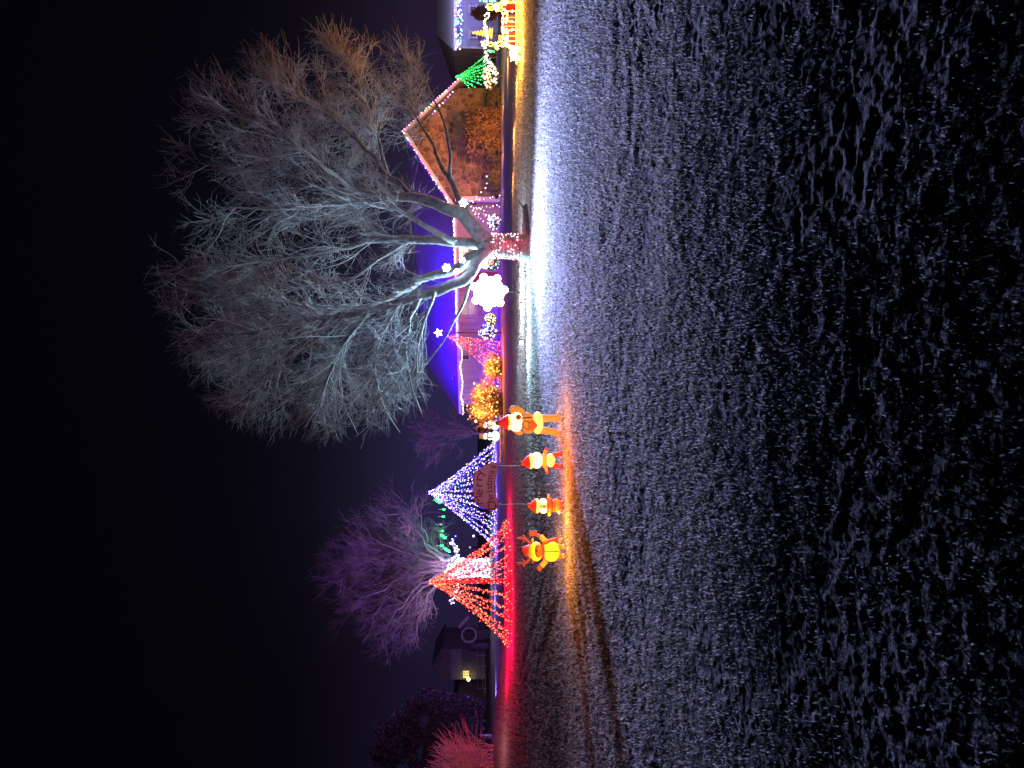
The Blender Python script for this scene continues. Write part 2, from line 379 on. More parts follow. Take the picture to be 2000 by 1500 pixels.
def big_tree():
    D = 23.0; base = G(1031, 482)
    root = thing('bare_tree', 'huge leafless spreading tree with lit trunk, lighted from below by white floodlights', 'tree', base)
    def L(pl):
        q = np.array([(*P(x, y, D + dy), r * D / FPX) for x, y, r, dy in pl]); 
        return q
    t = L([(1040, 482, 36, 0), (1028, 482, 29, 0), (1015, 482, 23.5, 0), (990, 481, 21, 0), (968, 480, 21, 0), (952, 482, 22, 0), (938, 484, 16, .1)])
    tr = resample(t, 22); mb = MB(); mb.tube(tr[:, :3], tr[:, 3] * (1 + rng.normal(0, .02, 22)), 18); mb.build('trunk', BARK, root, True)
    limbs = [
        [(955, 474, 15, 0), (925, 445, 14, -.2), (900, 420, 12.5, -.3), (881, 408, 11.5, -.3), (840, 394, 10.5, 0), (803, 388, 9.5, .2), (740, 379, 8, .4), (692, 375, 7, .5), (627, 370, 5.5, .9), (561, 343, 4, 1.2), (470, 328, 2.8, 1.6), (380, 318, 1.6, 2)],
        [(912, 424, 8, -.3), (898, 392, 6.5, .1), (884, 353, 5.5, .6), (868, 338, 4.6, .8), (852, 294, 3.6, 1.2), (826, 248, 2.6, 1.6), (800, 205, 1.6, 2)],
        [(886, 360, 4, .55), (881, 330, 3.6, .5), (878, 287, 3, .5), (868, 242, 2.4, .6), (850, 196, 1.8, .8), (822, 147, 1.1, 1)],
        [(805, 388, 5.5, .2), (780, 359, 5, .6), (757, 340, 4.5, 1), (724, 300, 4, 1.5), (675, 251, 3, 2), (643, 225, 2.4, 2.3), (590, 190, 1.8, 2.6), (520, 160, 1.0, 3)],
        [(700, 376, 4, .5), (640, 330, 3.3, -.4), (570, 280, 2.6, -1.2), (500, 240, 1.8, -1.8), (430, 215, 1, -2.2)],
        [(760, 345, 3.6, 1), (740, 280, 3, 2), (720, 210, 2.3, 2.8), (690, 140, 1.6, 3.5), (660, 80, 1, 4)],
        [(952, 478, 13, .2), (920, 477, 11, .3), (855, 472, 9, .6), (790, 468, 7.5, .9), (725, 467, 6, 1.1), (659, 486, 4.5, 1.3), (594, 498, 3.4, 1.6), (480, 515, 2, 2), (380, 520, 1.1, 2.3)],
        [(890, 475, 6.5, .1), (850, 455, 5.5, .0), (790, 418, 4.5, -.2), (725, 395, 3.6, -.6), (640, 400, 2.8, -1.2), (540, 410, 2, -1.8), (430, 405, 1, -2.4)],
        [(800, 470, 5, .9), (741, 505, 4, 1.4), (692, 545, 3.4, 1.9), (620, 560, 2.6, 2.4), (520, 570, 1.8, 2.9), (420, 560, 1, 3.3)],
        [(950, 490, 13, .4), (917, 500, 11.5, .9), (900, 521, 10, 1.2), (865, 534, 9, 1.4), (829, 545, 8, 1.5), (787, 567, 7, 1.6), (754, 583, 6, 1.6), (718, 599, 5, 1.7), (627, 604, 3.6, 1.9), (560, 590, 2.6, 2.1), (470, 580, 1.6, 2.5), (380, 575, 1, 2.8)],
        [(955, 490, 14, -.1), (937, 503, 13, -.3), (918, 536, 11.5, -.5), (888, 557, 10.5, -.6), (839, 575, 9.5, -.7), (809, 584, 8.5, -.8), (757, 597, 7.4, -.8), (692, 612, 6, -.9), (627, 620, 4.6, -1.1), (561, 637, 3.4, -1.4), (480, 652, 2.2, -1.8), (390, 660, 1.1, -2.2)],
        [(820, 581, 4.6, -.8), (800, 625, 4, -1.2), (790, 690, 3.2, -1.6), (800, 750, 2.4, -1.9), (826, 815, 1.3, -2.2)],
        [(780, 592, 4.4, -.8), (745, 650, 3.7, -.4), (728, 720, 3, 0), (745, 790, 2.1, .3), (780, 845, 1.1, .6)],
        [(720, 606, 4, -.9), (672, 672, 3.4, -1.2), (640, 735, 2.6, -1.5), (625, 800, 1.6, -1.8), (640, 845, .9, -2)],
        [(650, 616, 3.6, -1.1), (590, 675, 3, -.9), (535, 725, 2.2, -.6), (490, 770, 1.2, -.3)],
        [(735, 592, 4, 1.7), (690, 650, 3.4, 2.4), (660, 720, 2.8, 3), (670, 790, 1.8, 3.4), (700, 850, 1, 3.7)],
        [(600, 605, 3, 2), (520, 655, 2.3, 2.2), (450, 690, 1.2, 2.4)],
        [(922, 543, 3.6, -.3), (905, 588, 2.8, .4), (880, 640, 2.3, 1.0), (850, 690, 1.8, 1.6), (822, 722, 1.2, 2.1), (800, 780, .8, 2.6)],
        [(850, 570, 3.5, -.8), (836, 610, 3, -1.4), (815, 670, 2.4, -1.9), (812, 740, 1.6, -2.3), (835, 800, 1, -2.6)],
    ]
    LP = [L(l) for l in limbs]; poly = []
    for q in LP:
        k = max(10, int(len(q) * 2.2)); rs = resample(q, k); w = np.linspace(0, 1, k)[:, None] * .02
        rs[:, :3] += rng.normal(0, 1, (k, 3)) * np.minimum(.035, rs[:, 3:4] * .5) * (np.arange(k) > 0)[:, None]
        mb = MB(); mb.tube(rs[:, :3], rs[:, 3], 10 if q[0, 3] > .1 else 7); mb.build('limb', BARK, root, True)
        poly.append(resample(rs, 12)[:, :3])
    poly = np.array(poly); wt = [3, 2, 2, 3, 2, 3, 3, 2, 2, 3, 3, 2, 2, 2, 2, 2, 2, 1, 2]
    c0 = P(935, 485, D)
    A0 = np.vstack([children(poly[i:i + 1], 9 * w if False else (12 + 8 * w) if i not in (1, 2, 17) else 10, .18 if i not in (1, 2, 17) else .62, R(46), 1.9, .5, c0, .32, .12, np.array([0, 0, .02]), 7) for i, w in enumerate(wt)])
    def inside(PLs, g=1.0):
        q = PLs[:, -1] - CAM; dep = q @ FW; x = 1000 - (q @ UP) / dep * FPX; y = 750 - (q @ RT) / dep * FPX
        e = ((x - 615) / 350) ** 2 + ((y - 440) / 430) ** 2 + ((q[:, 1] - D) / 6.5) ** 2 * .6
        low = (x > 850 + 30 * rng.random(len(x))) | ((x > 838) & (y > 540) & (y < 740))
        return (e < g) & ~low
    A0 = A0[inside(A0, 1.0)]
    A1 = children(A0, 7, .12, R(45), 1.05, .55, c0, .25, .15, np.array([0, 0, .01]), 6); A1 = A1[inside(A1, 1.06)]
    A2 = children(A1, 5, .1, R(42), .62, .5, c0, .2, .18, np.zeros(3), 5); A2 = A2[inside(A2, 1.12)]
    print('tree', len(A0), len(A1), len(A2))
    def rad(A, a, b): return rng.uniform(a, b, len(A))
    v, f = join([tubes(A0, rad(A0, .010, .024), rad(A0, .005, .007), 5), tubes(A1, rad(A1, .006, .0095), rad(A1, .0035, .0045), 3), tubes(A2, rad(A2, .0048, .0066), rad(A2, .0026, .0032), 3)])
    stuff(quick('crown', v, f, TWIG, root, True))
    return root, LP
TREE, LIMBS = big_tree()

def small_tree(name, label, cat, bx, by, D, top, half, trunk_px, fork, nl, mt, seed, lean=0.0, twr=1.0, per=(10, 8, 7), cz=None, dz=.6, ang=38):
    """leafless tree from picture sizes: base point, crown top, half width (px), trunk half width, fork height x"""
    global rng
    keep = rng; rng = np.random.default_rng(seed)
    s = D / FPX; b = P(bx, by, D); b[2] = gz(b[0], b[1])
    root = thing(name, label, cat, b)
    fk = P(fork, by + lean, D); H = (fork - top) * s; mb = MB()
    tp = resample(np.vstack([np.append(b - [0, 0, .1], trunk_px * 1.35 * s), np.append(b + (fk - b) * .25, trunk_px * s), np.append(fk, trunk_px * .85 * s)]), 10)
    mb.tube(tp[:, :3], tp[:, 3], 10); mb.build('trunk', BARK if mt is TWIG else mt, root, True)
    polys = []
    for i in range(nl):
        a = (i + .5) / nl * 2 - 1; az = rng.uniform(0, 2 * math.pi)
        end = fk + np.array([a * half * s * .82, math.sin(az) * half * s * dz, H * (1.0 - .68 * abs(a) ** 1.7) * rng.uniform(.78, .95)])
        mid = fk + (end - fk) * .45 + np.array([-a * .08 * half * s, 0, H * .07])
        q = resample(np.array([fk - (fk - b) * .12, mid, end]), 12); q[1:-1] += rng.normal(0, .012 * H, (10, 3))
        mb = MB(); mb.tube(q, np.linspace(trunk_px * .5, trunk_px * .05, 12) * s, 6); mb.build('limb', BARK if mt is TWIG else mt, root, True); polys.append(q)
    polys = np.array(polys); z3 = np.array([0, 0, .03])
    A0 = children(polys, per[0], .15, R(ang), H * .34, .4, fk, .3, .12, z3, 6)
    A1 = children(A0, per[1], .15, R(ang), H * .18, .5, fk, .3, .15, z3, 5)
    A2 = children(A1, per[2], .1, R(36), H * .09, .5, fk, .3, .18, z3 * 0, 4)
    r = s * .5 * twr
    v, f = join([tubes(A, np.full(len(A), r * a), np.full(len(A), r * b_), 3) for A, a, b_ in ((A0, 2.2, 1), (A1, 1.3, .8), (A2, .95, .7))])
    stuff(quick('crown', v, f, mt, root, True)); rng = keep
    return root, polys, tp
TWIGP = mat('pink_brown_twigs', (.34, .28, .27), .8, var=.35, scale=2)
WTREE, WP, WT = small_tree('bare_tree', 'leafless round-crowned tree with trunk wrapped in white lights behind red light cone', 'tree', 958, 1103, 75, 645, 160, 9, 892, 26, TWIGP, 5, per=(9, 7, 5), twr=.62, dz=.7, ang=46)
small_tree('bare_bush', 'small leafless reddish bush rising behind the left end of stone house', 'bush', 968, 846, 74, 800, 66, 3, 925, 8, TWIGR, 12, per=(6, 5, 4), twr=.6, ang=48)

# ------------------------------------------------------------------ stone house
WHITE = mat('white_trim_paint', (.72, .70, .68), .5, var=.12, scale=3, bump=.1)
SIDING = mat('pale_vertical_siding', (.55, .52, .52), .6, var=.15, scale=4)
SHING = mat('asphalt_shingles', (.26, .25, .26), .9, scale=14, bump=.6, col2=(.16, .155, .165))
MORTAR = mat('sandy_mortar', (.38, .33, .27), .9, scale=14, bump=.5, col2=(.28, .24, .19))
STONE = mat('field_stone', (.27, .19, .12), .85, scale=3, bump=.5, col2=(.13, .09, .06), objvar=.5)
GLASS = mat('dark_window_glass', (.05, .05, .06), .08, spec=.6)
DOORR = mat('red_door_paint', (.45, .05, .05), .45, var=.2)
HA = np.array([12.1, 50.0, 0]); HB = np.array([-1.66, 60.0, 0]); HT = (HB - HA) / np.linalg.norm(HB - HA); HN = np.array([HT[1], -HT[0], 0.0])
if HN[1] > 0: HN = -HN
HROT = math.atan2(HT[1], HT[0])
def HP(x, y, out=0.0): return PP(x, y, HA + HN * out, HN)
house = thing('stone_house', 'low house with stone gable and long roof lit blue, edged with string lights', 'house', (6, 54, 0))
def wallbox(mb, x0, x1, y0, y1, out, dep):
    a = HP(x0, y0, out); b = HP(x1, y1, out); c = (a + b) / 2; w = np.linalg.norm((a - b)[:2]); h = abs(a[2] - b[2])
    mb.box(c, (w, dep, h), HROT); return mb
LW = np.linalg.norm(HB - HA); mid = (HA + HB) / 2
wl = MB(); wl.box(mid - HN * .12 + [0, 0, 1.40], (LW, .24, 3.2), HROT)
we = HB - HN * 4.2; wl.box(we - HT * .14 + [0, 0, 1.40], (.24, 7.9, 3.2), HROT)
WALL = wl.build('wall', SIDING, house)
tb = MB()
for k in range(int(LW / .42)):
    c = HA + HT * (.3 + k * .42) + HN * .012; tb.box(c + [0, 0, 1.45], (.05, .03, 2.9), HROT)
stuff(tb.build('batten', SIDING, WALL))
def roof_slab(mb, q, th=.14):
    q = np.array(q, float); n = np.cross(q[1] - q[0], q[2] - q[0]); n /= np.linalg.norm(n)
    if n[2] > 0: n = -n
    mb.prism(q, n * th)
E1 = HA + HN * .55 - HT * 7.5 + [0, 0, 3.12]; E2 = HB + HN * .55 + HT * .5 + [0, 0, 2.98]
R1 = HA - HN * 4.6 - HT * 2.6 + [0, 0, 6.45]; R2 = HB - HN * 4.4 - HT * 1.4 + [0, 0, 6.0]
E3 = HB - HN * 9 + HT * .5 + [0, 0, 2.98]; E4 = HA - HN * 9.4 - HT * 2.8 + [0, 0, 3.0]
E1b = HA + HN * .55 - HT * .2 + [0, 0, 3.12]; R1b = R1 
rf = MB(); E1x = E1b + (R1 - E1) * .0
roof_slab(rf, [E1b, E2, R2, R1 + HT * 0.0]); roof_slab(rf, [E2 + [0, 0, .003], E3, R2 + [0, 0, .003]]); roof_slab(rf, [R1 - [0, 0, .004], R2 - [0, 0, .004], E3 - [0, 0, .004], E4])
ROOF = rf.build('roof', SHING, house)
# shingle courses you can see when close: thin butt edges
sc_ = MB()
for k in range(1, 26):
    f_ = k / 26; a = E1b + (R1 - E1b) * f_; b = E2 + (R2 - E2) * f_
    up_ = np.cross(E2 - E1b, R1 - E1b); up_ = up_ / np.linalg.norm(up_); up_ = up_ if up_[2] > 0 else -up_
    sc_.tube([a + up_ * .004, b + up_ * .004], .012, 4)
stuff(sc_.build('shingle_course', SHING, ROOF))
ev = MB(); c = (E1b + E2) / 2; d_ = E2 - E1b
ev.prism([E1b + HN * .02 + [0, 0, .02], E2 + HN * .02 + [0, 0, .02], E2 + HN * .02 - [0, 0, .20], E1b + HN * .02 - [0, 0, .20]], HN * .03); ev.build('fascia', WHITE, house)
ch = MB(); ch.box(HB - HN * 5.2 - HT * 6.0 + [0, 0, 6.1], (.8, .7, 1.0), HROT); 
# windows and door
def window(x0, x1, y0, y1, lit=None, par=house, cols=2, rows=2):
    fr = MB(); wallbox(fr, x0, x1, y0, y1, .03, .06); 
    F = fr.build('window', WHITE, par)
    iy = (y1 - y0) * .12; ix = (x1 - x0) * .10
    pm = GLASS if lit is None else lit
    for r in range(rows):
        for q in range(cols):
            pn = MB(); X0 = x0 + ix + (x1 - x0 - 2 * ix) * (r + .06) / rows; X1 = x0 + ix + (x1 - x0 - 2 * ix) * (r + .94) / rows
            Y0 = y0 + iy + (y1 - y0 - 2 * iy) * (q + .06) / cols; Y1 = y0 + iy + (y1 - y0 - 2 * iy) * (q + .94) / cols
            wallbox(pn, X0, X1, Y0, Y1, .065, .02); pn.build('pane', pm, F)
    sl = MB(); wallbox(sl, x1, x1 + 1.6, y0 - 1.5, y1 + 1.5, .06, .14); sl.build('sill', WHITE, F)
    return F
LITW = glow('lit_curtain', (1.0, .82, .55), 1.5, var=.4, scale=3); LITW2 = glow('dim_lit_room', (.75, .72, .50), .5, var=.7, scale=2)
window(893.5, 917, 478, 508, LITW)
window(897, 931, 578, 621, LITW2, rows=2, cols=1)
window(902, 917, 693, 703, None)
for y0, y1 in ((570, 577), (622, 629), (470, 477)):
    sh = MB(); wallbox(sh, 896, 930, y0, y1, .03, .05); s_ = sh.build('shutter', DOORR if y0 < 500 else WHITE, house)
    l2 = MB()
    for k in range(8): wallbox(l2, 898 + k * 4, 900 + k * 4, y0 + 1, y1 - 1, .06, .02)
    l2.build('louver', DOORR if y0 < 500 else WHITE, s_)
dr = MB(); wallbox(dr, 905, 971, 531, 561, .03, .07); DR = dr.build('door', DOORR, house)
for x0, x1 in ((910, 935), (941, 967)):
    pm = MB(); wallbox(pm, x0, x1, 535, 545, .07, .02); wallbox(pm, x0, x1, 548, 558, .07, .02); pm.build('door_panel', DOORR, DR)
kb = MB(); kb.ball(HP(942, 533, .12), .06); kb.build('handle', mat('brass', (.6, .45, .2), .3, metal=.9), DR)
# gable block
GY = 49.6
def GP(x, y, Y=GY): return P(x, y, Y)
gbl = [GP(980, 172), GP(895, 172), GP(797, 262), GP(887, 402), GP(980, 402)]
gz0 = -.1; gbl[0][2] = gz0; gbl[4][2] = gz0
gw = MB(); gw.prism(gbl, (0, .25, 0)); GW = gw.build('gable_wall', MORTAR, house)
sd = MB(); sd.box((gbl[0][0] - .13, GY + 4.2, 1.4), (.24, 7.8, 3.1)); sd.build('wall', MORTAR, house)
def clip(poly, p, n):
    out = []
    for i in range(len(poly)):
        a, b = poly[i], poly[(i + 1) % len(poly)]; da = np.dot(a - p, n); db = np.dot(b - p, n)
        if da <= 0: out.append(a)
        if da * db < 0: out.append(a + (b - a) * (da / (da - db)))
    return out
def stones(poly2, seeds, place, parent, gap=.035):
    cnt = 0; seeds = np.array(seeds)
    for i, s_ in enumerate(seeds):
        cell = [s_ + np.array(q) for q in ((-.8, -.8), (.8, -.8), (.8, .8), (-.8, .8))]
        dd = np.linalg.norm(seeds - s_, axis=1)
        for j in np.argsort(dd)[1:14]:
            n = seeds[j] - s_; L_ = np.linalg.norm(n); n = n / L_; cell = clip(cell, s_ + n * (L_ / 2 - gap * rng.uniform(.3, 1)), n)
            if len(cell) < 3: break
        for k in range(len(poly2)):
            if len(cell) < 3: break
            a, b = poly2[k], poly2[(k + 1) % len(poly2)]; n = np.array([b[1] - a[1], -(b[0] - a[0])]); n /= np.linalg.norm(n)
            cell = clip(cell, a - n * .03, n)
        if len(cell) < 3: continue
        cell = np.array(cell); ar = .5 * abs(np.dot(cell[:, 0], np.roll(cell[:, 1], 1)) - np.dot(cell[:, 1], np.roll(cell[:, 0], 1)))
        if ar < .012: continue
        ce = cell.mean(0); h = rng.uniform(.03, .09); n = len(cell)
        lo = place(cell, -.03); mi = place(ce + (cell - ce) * .97, h * .7); hi = place(ce + (cell - ce) * .78, h)
        V = np.vstack([lo, mi, hi]); f = [(a * n + k, a * n + (k + 1) % n, (a + 1) * n + (k + 1) % n, (a + 1) * n + k) for a in (0, 1) for k in range(n)] + [tuple(2 * n + k for k in range(n))]
        mb = MB(); mb.add(V, f); mb.build('stone', STONE, parent); cnt += 1
        if cnt > 290: break
    return cnt
poly2 = [np.array([p[0], p[2]]) for p in gbl]
ar_ = sum(poly2[i][0] * poly2[(i + 1) % 5][1] - poly2[(i + 1) % 5][0] * poly2[i][1] for i in range(5))
if ar_ < 0: poly2 = poly2[::-1]
sp_ = .40; seeds = []
for j in range(20):
    for i in range(24):
        q = np.array([gbl[4][0] + (i + .5 * (j % 2)) * sp_, .1 + j * sp_ * .85]) + rng.uniform(-.17, .17, 2)
        if all(np.dot(q - poly2[k], np.array([poly2[(k + 1) % 5][1] - poly2[k][1], -(poly2[(k + 1) % 5][0] - poly2[k][0])])) < .1 for k in range(5)): seeds.append(q)
print('stones', stones(poly2, seeds, lambda c, d: np.stack([c[:, 0], np.full(len(c), GY - d), c[:, 1]], 1), GW))
gr = MB(); AP = gbl[2] + [0, -.45, .30]; ER = gbl[1] + [.75, -.45, -.42]; EL = gbl[3] + [-.35, -.45, .02]
for e_ in (ER, EL):
    roof_slab(gr, [e_, AP, AP + [0, 8.5, 0], e_ + [0, 8.5, 0]], .16)
gr.build('roof', SHING, house)
for e_ in (ER, EL):
    fb = MB(); fb.prism([e_ + [0, -.03, .03], AP + [0, -.03, .03], AP + [0, -.03, -.24], e_ + [0, -.03, -.24]], (0, -.04, 0)); fb.build('fascia', WHITE, house)
cp_ = MB(); pc = GP(940, 400, GY - .2); cp_.box((HA[0] + .2, GY - .3, 1.5), (.3, .3, 3.0)); cp_.build('porch_post', WHITE, house)
DW = mat('brown_door_boards', (.10, .07, .06), .7, var=.4, scale=2)
# ------------------------------------------------------------------ shrubs
LEAFD = mat('dark_hedge_leaf', (.075, .07, .045), .7, var=.5, scale=2)
LEAFB = mat('brown_dry_leaf', (.14, .09, .06), .8, var=.5, scale=2)
LEAFE = mat('evergreen_needles', (.05, .06, .045), .7, var=.5, scale=1)
def leaves(inside_pts, size, material, name, parent, up=.0):
    p = np.asarray(inside_pts); n = len(p); a = unit(rng.normal(0, 1, (n, 3)) + [0, 0, up]); b = unit(np.cross(a, rng.normal(0, 1, (n, 3))))
    s_ = size * rng.uniform(.6, 1.3, (n, 1)); v = np.stack([p - a * s_, p + b * s_ * .45, p + a * s_, p - b * s_ * .45], 1).reshape(-1, 3)
    return stuff(quick(name, v, np.arange(4 * n).reshape(n, 4), material, parent))
def shrub(name, label, cat, c, r, n, size, material, boxy=False, group=None, twig=40):
    c = np.array(c, float); r = np.array(r, float); root = thing(name, label, cat, (c[0], c[1], max(gz(c[0], c[1]), c[2] - r[2])), group)
    if boxy: p = rng.uniform(-1, 1, (n, 3)); k = np.argmax(np.abs(p), 1); p[np.arange(n), k] = np.sign(p[np.arange(n), k]) * rng.uniform(.86, 1.03, n)
    else: p = unit(rng.normal(0, 1, (n, 3))) * rng.uniform(.35, 1, (n, 1)) ** .5 * (1 + .14 * np.sin(rng.uniform(0, 6, (n, 1))))
    leaves(c + p * r, size, material, 'foliage', root)
    st = np.tile(c - [0, 0, r[2]], (twig, 1)) + rng.normal(0, .06, (twig, 3)); en = unit(rng.normal(0, 1, (twig, 3)) + [0, 0, .8])
    v, f = tubes(grow(st, en, np.full(twig, r.mean() * 1.5), 5, .15, np.array([0, 0, .1])), np.full(twig, .02), np.full(twig, .006)); stuff(quick('stem', v, f, TWIGR, root))
    return root
def pbox(x0, x1, y0, y1, Y):
    a = P(x0, y0, Y); b = P(x1, y1, Y); return (a + b) / 2, abs(a[0] - b[0]) / 2, abs(a[2] - b[2]) / 2
for lb, (x0, x1, y0, y1, Y) in (('low clipped boxy hedge by the stone gable, nearer the big tree', (950, 979, 326, 372, 47)), ('short clipped boxy hedge by the stone gable, beside dark shrub', (951, 979, 292, 317, 47.3)), ('clipped hedge block at right corner of stone gable', (952, 979, 178, 216, 47.5))):
    c, hx, hz = pbox(x0, x1, y0, y1, Y); shrub('boxy_hedge', lb, 'hedge', c, (hx, .6, hz), 2600, .07, LEAFD, True, 'clipped hedges along the stone gable')
c, hx, hz = pbox(914, 979, 222, 303, 47.6); shrub('brown_shrub', 'large dark brown twiggy shrub covering lower middle of stone gable', 'shrub', c, (hx * 1.05, 1.0, hz * 1.08), 7000, .10, LEAFB, True, twig=150)

# ------------------------------------------------------------------ light strings
def string_lights(name, label, cat, pl, step, r, pal, w, group=None, jit=.02, hang=0.0, wire=.012):
    pl = np.array(pl, float); L_ = np.sum(np.linalg.norm(np.diff(pl, axis=0), axis=1)); n = max(2, int(L_ / step)); p = resample(pl, n)
    root = thing(name, label, cat, pl[0], group); mb = MB(); mb.tube(resample(pl, max(3, n // 3)), wire, 4); mb.build('wire', WIRE, root)
    p = p + rng.normal(0, jit, p.shape) - np.array([0, 0, hang]) * rng.random((n, 1))
    bulbs(p, r * rng.uniform(.75, 1.25, n), pick(pal, w, n), root); return root
MULTI = [(3, 2.6, 3.4), (1.6, .5, 3.2), (3.4, .8, 2.2), (3.4, 1.5, .5), (.8, 2.4, 1.6), (4, 3.6, 3)]; MW = [4, 3, 3, 1.2, .8, 3]
o_ = np.array([0, -.10, .03])
string_lights('gable_lights', 'mixed white and violet bulbs along the left slope of stone gable', 'string lights', [EL + o_, AP + o_], .17, .055, MULTI, MW, 'string lights on the roof edges')
string_lights('gable_lights', 'mixed white and violet bulbs along the right slope of stone gable', 'string lights', [AP + o_, ER + o_], .19, .055, MULTI, MW, 'string lights on the roof edges')
string_lights('gable_lights', 'short second string of pink and white bulbs below right gable slope', 'string lights', [GP(845, 222, GY - .6), GP(884, 180, GY - .6)], .2, .055, MULTI, MW, 'string lights on the roof edges')
PINKW = [(4, 2.8, 3), (4, 3.4, 3.2), (3, 1.4, 1.6)]
ea = E1b + HN * .12; eb = E2 + HN * .12; em = lambda t: ea + (eb - ea) * t
pl = [em(0.0), em(.62)] + [em(t) - np.array([0, 0, .18 + .16 * abs(math.sin(t * 21))]) for t in np.linspace(.64, 1, 16)]
string_lights('eave_lights', 'pinkish white bulbs along the long eave of blue roof, sagging at far end', 'string lights', pl, .10, .05, PINKW, [3, 3, 2], 'string lights on the roof edges')
string_lights('porch_lights', 'three thin dotted white strands swagged over the blue porch beside gable', 'string lights',
              [GP(905, 398, 48), GP(925, 393, 48), GP(950, 388, 48), GP(981, 382, 48), GP(981, 402, 48), GP(940, 404, 48), GP(918, 404, 48), GP(940, 410, 48), GP(958, 425, 48), GP(920, 412, 48), GP(955, 440, 48)], .22, .045, [(3, 2.4, 3.6), (1.6, 1.2, 4), (3, 3, 3)], [3, 2, 2], None, .04)
string_lights('hedge_lights', 'short dotted white strand climbing stone wall above the hedge', 'string lights', [GP(950, 345, 46.5), GP(952, 362, 46.5), GP(935, 380, 46.5), GP(922, 392, 46.5)], .28, .05, [(3, 2.4, 3)], [1])
# snowflakes
def snowflake(label, c, r, arms, rb, col, group=None, stake=False, core=.0, samp=False):
    c = np.array(c, float); root = thing('lighted_snowflake', label, 'snowflake light', c if not stake else (c[0], c[1], gz(c[0], c[1])), group)
    M = glow('snowflake_glow_%s' % ('big' if samp else 'small'), col, 1.0, sampling='AUTO' if samp else 'NONE')
    mb = MB()
    for k in range(arms):
        a = 2 * math.pi * k / arms + .35; d = np.array([math.cos(a), 0, math.sin(a)])
        am = MB(); am.tube([c, c + d * r * .8], r * .09, 6); am.ball(c + d * r * .86, rb, nu=12, nv=8)
        for s_ in (-1, 1):
            d2 = np.array([math.cos(a + s_ * .5), 0, math.sin(a + s_ * .5)]); am.tube([c + d * r * .38, c + d2 * r * .74], r * .06, 5); am.ball(c + d2 * r * .72, rb * .62, nu=10, nv=6)
        am.build('arm', M, root, True)
    hb = MB(); hb.ball(c, (r * .42, r * .3, r * .42)); hb.build('hub', M, root, True)
    if stake:
        sb = MB(); sb.tube([c - [0, -.06, r * .5], [c[0], c[1] + .06, gz(c[0], c[1]) - .1]], .02, 6); sb.build('stake', WIRE, root)
    return root
SN = P(955, 570, 27)
BIGSN = snowflake('very large blinding white snowflake ball of round lamps left of trunk', SN, .66, 7, .14, (20, 20.5, 22), None, True, samp=True)
for lab, x, y, Y, r in (('small white snowflake hung on dark right branch of big tree', 905, 396, 22.0, .13), ('small white snowflake on left fork limb in front of blue roof', 872, 523, 22.6, .13), ('white snowflake low in the fork of big tree', 903, 508, 22.4, .10), ('pale snowflake tucked under the left limb beside red door', 948, 519, 23, .10), ('tiny white snowflake on lit left limb above eave', 892, 530, 22.6, .09)):
    sf = snowflake(lab, P(x, y, Y), r, 6, r * .2, (4, 4.6, 4.8), 'small snowflakes hung in the big tree')
    lp_ = P(x, y, Y - .45); lamp(lp_, (.38, .43, 1.0), (600 if y == 396 else 10500) * (r / .13) ** 2, sf, .22, 'SPOT', lp_ + [1.1, -6, .0], 140, 1.0); lamp(P(x, y, Y - .3), (.6, .85, 1.0), 9, sf, .1)
# floodlights on the lawn
FLOOD = mat('black_metal', (.03, .03, .03), .5, metal=.4); LENS = glow('flood_lens', (30, 33, 36), 1.0)
def flood(label, x, y, aimp, col, w, spot=150, D=None, pt=0.0):
    b = G(x, y); root = thing('floodlight', label, 'floodlight', b, 'floodlights on the lawn round the big tree')
    a = np.array(aimp) - b; az = math.atan2(a[0], a[1]); h = np.array([math.sin(az), math.cos(az), 0])
    mb = MB(); mb.box(b + [0, 0, .14], (.18, .07, .12), -az); mb.build('housing', FLOOD, root)
    l = MB(); l.box(b + [0, 0, .14] + h * .04, (.15, .012, .09), -az); l.build('lens', LENS, root)
    s = MB(); s.tube([b - [0, 0, .1], b + [0, 0, .10]], .015, 6); s.build('stake', FLOOD, root)
    lamp(b + h * .12 + [0, 0, .24], col, w, root, .08, 'SPOT', aimp, spot, .5)
    if pt: lamp(b + [0, -.22, .24], (.42, .72, 1.0), pt, root, .08, 'SPOT', b + [-.8, -4, .1], 174, .5)
    return root
COOL = (.40, .74, 1.0)
flood('white floodlight on grass just left of the lit trunk', 1027, 530, P(880, 500, 23.2), COOL, 1500, 150, pt=420)
flood('white floodlight on grass below the big snowflake aimed up at left limbs', 1027, 585, P(740, 560, 23), COOL, 3400, 130, pt=1300)
flood('white floodlight farthest left on the grass behind the dog figure', 1027, 668, P(790, 740, 23), COOL, 900, 150, pt=1500)
lamp(SN + [0, -.6, .45], (.74, .78, 1.0), 1300, BIGSN, .3)
# trunk wrap
def wrap_points(tp, n, turns=None):
    t = rng.random(n) * (len(tp) - 1); i = np.minimum(t.astype(int), len(tp) - 2); f = (t - i)[:, None]
    q = tp[i] + (tp[i + 1] - tp[i]) * f; a = rng.uniform(0, 2 * math.pi, n)
    return q[:, :3] + np.stack([np.cos(a), np.sin(a), np.zeros(n)], 1) * (q[:, 3:4] * 1.04 + .02)
tw = thing('trunk_lights', 'pink and red bulbs wrapped round trunk of the big leafless tree', 'string lights', G(1028, 482))
tpx = resample(np.array([(*P(1018, 482, 23), .40), (*P(990, 481, 23), .345), (*P(958, 480, 23), .345)]), 8)
wr = MB(); th_ = np.linspace(0, 2 * math.pi * 9, 220); cen = resample(tpx, 220); wr.tube(cen[:, :3] + np.stack([np.cos(th_), np.sin(th_), 0 * th_], 1) * (cen[:, 3:4] * 1.04 + .012), .008, 4); wr.build('wire', WIRE, tw)
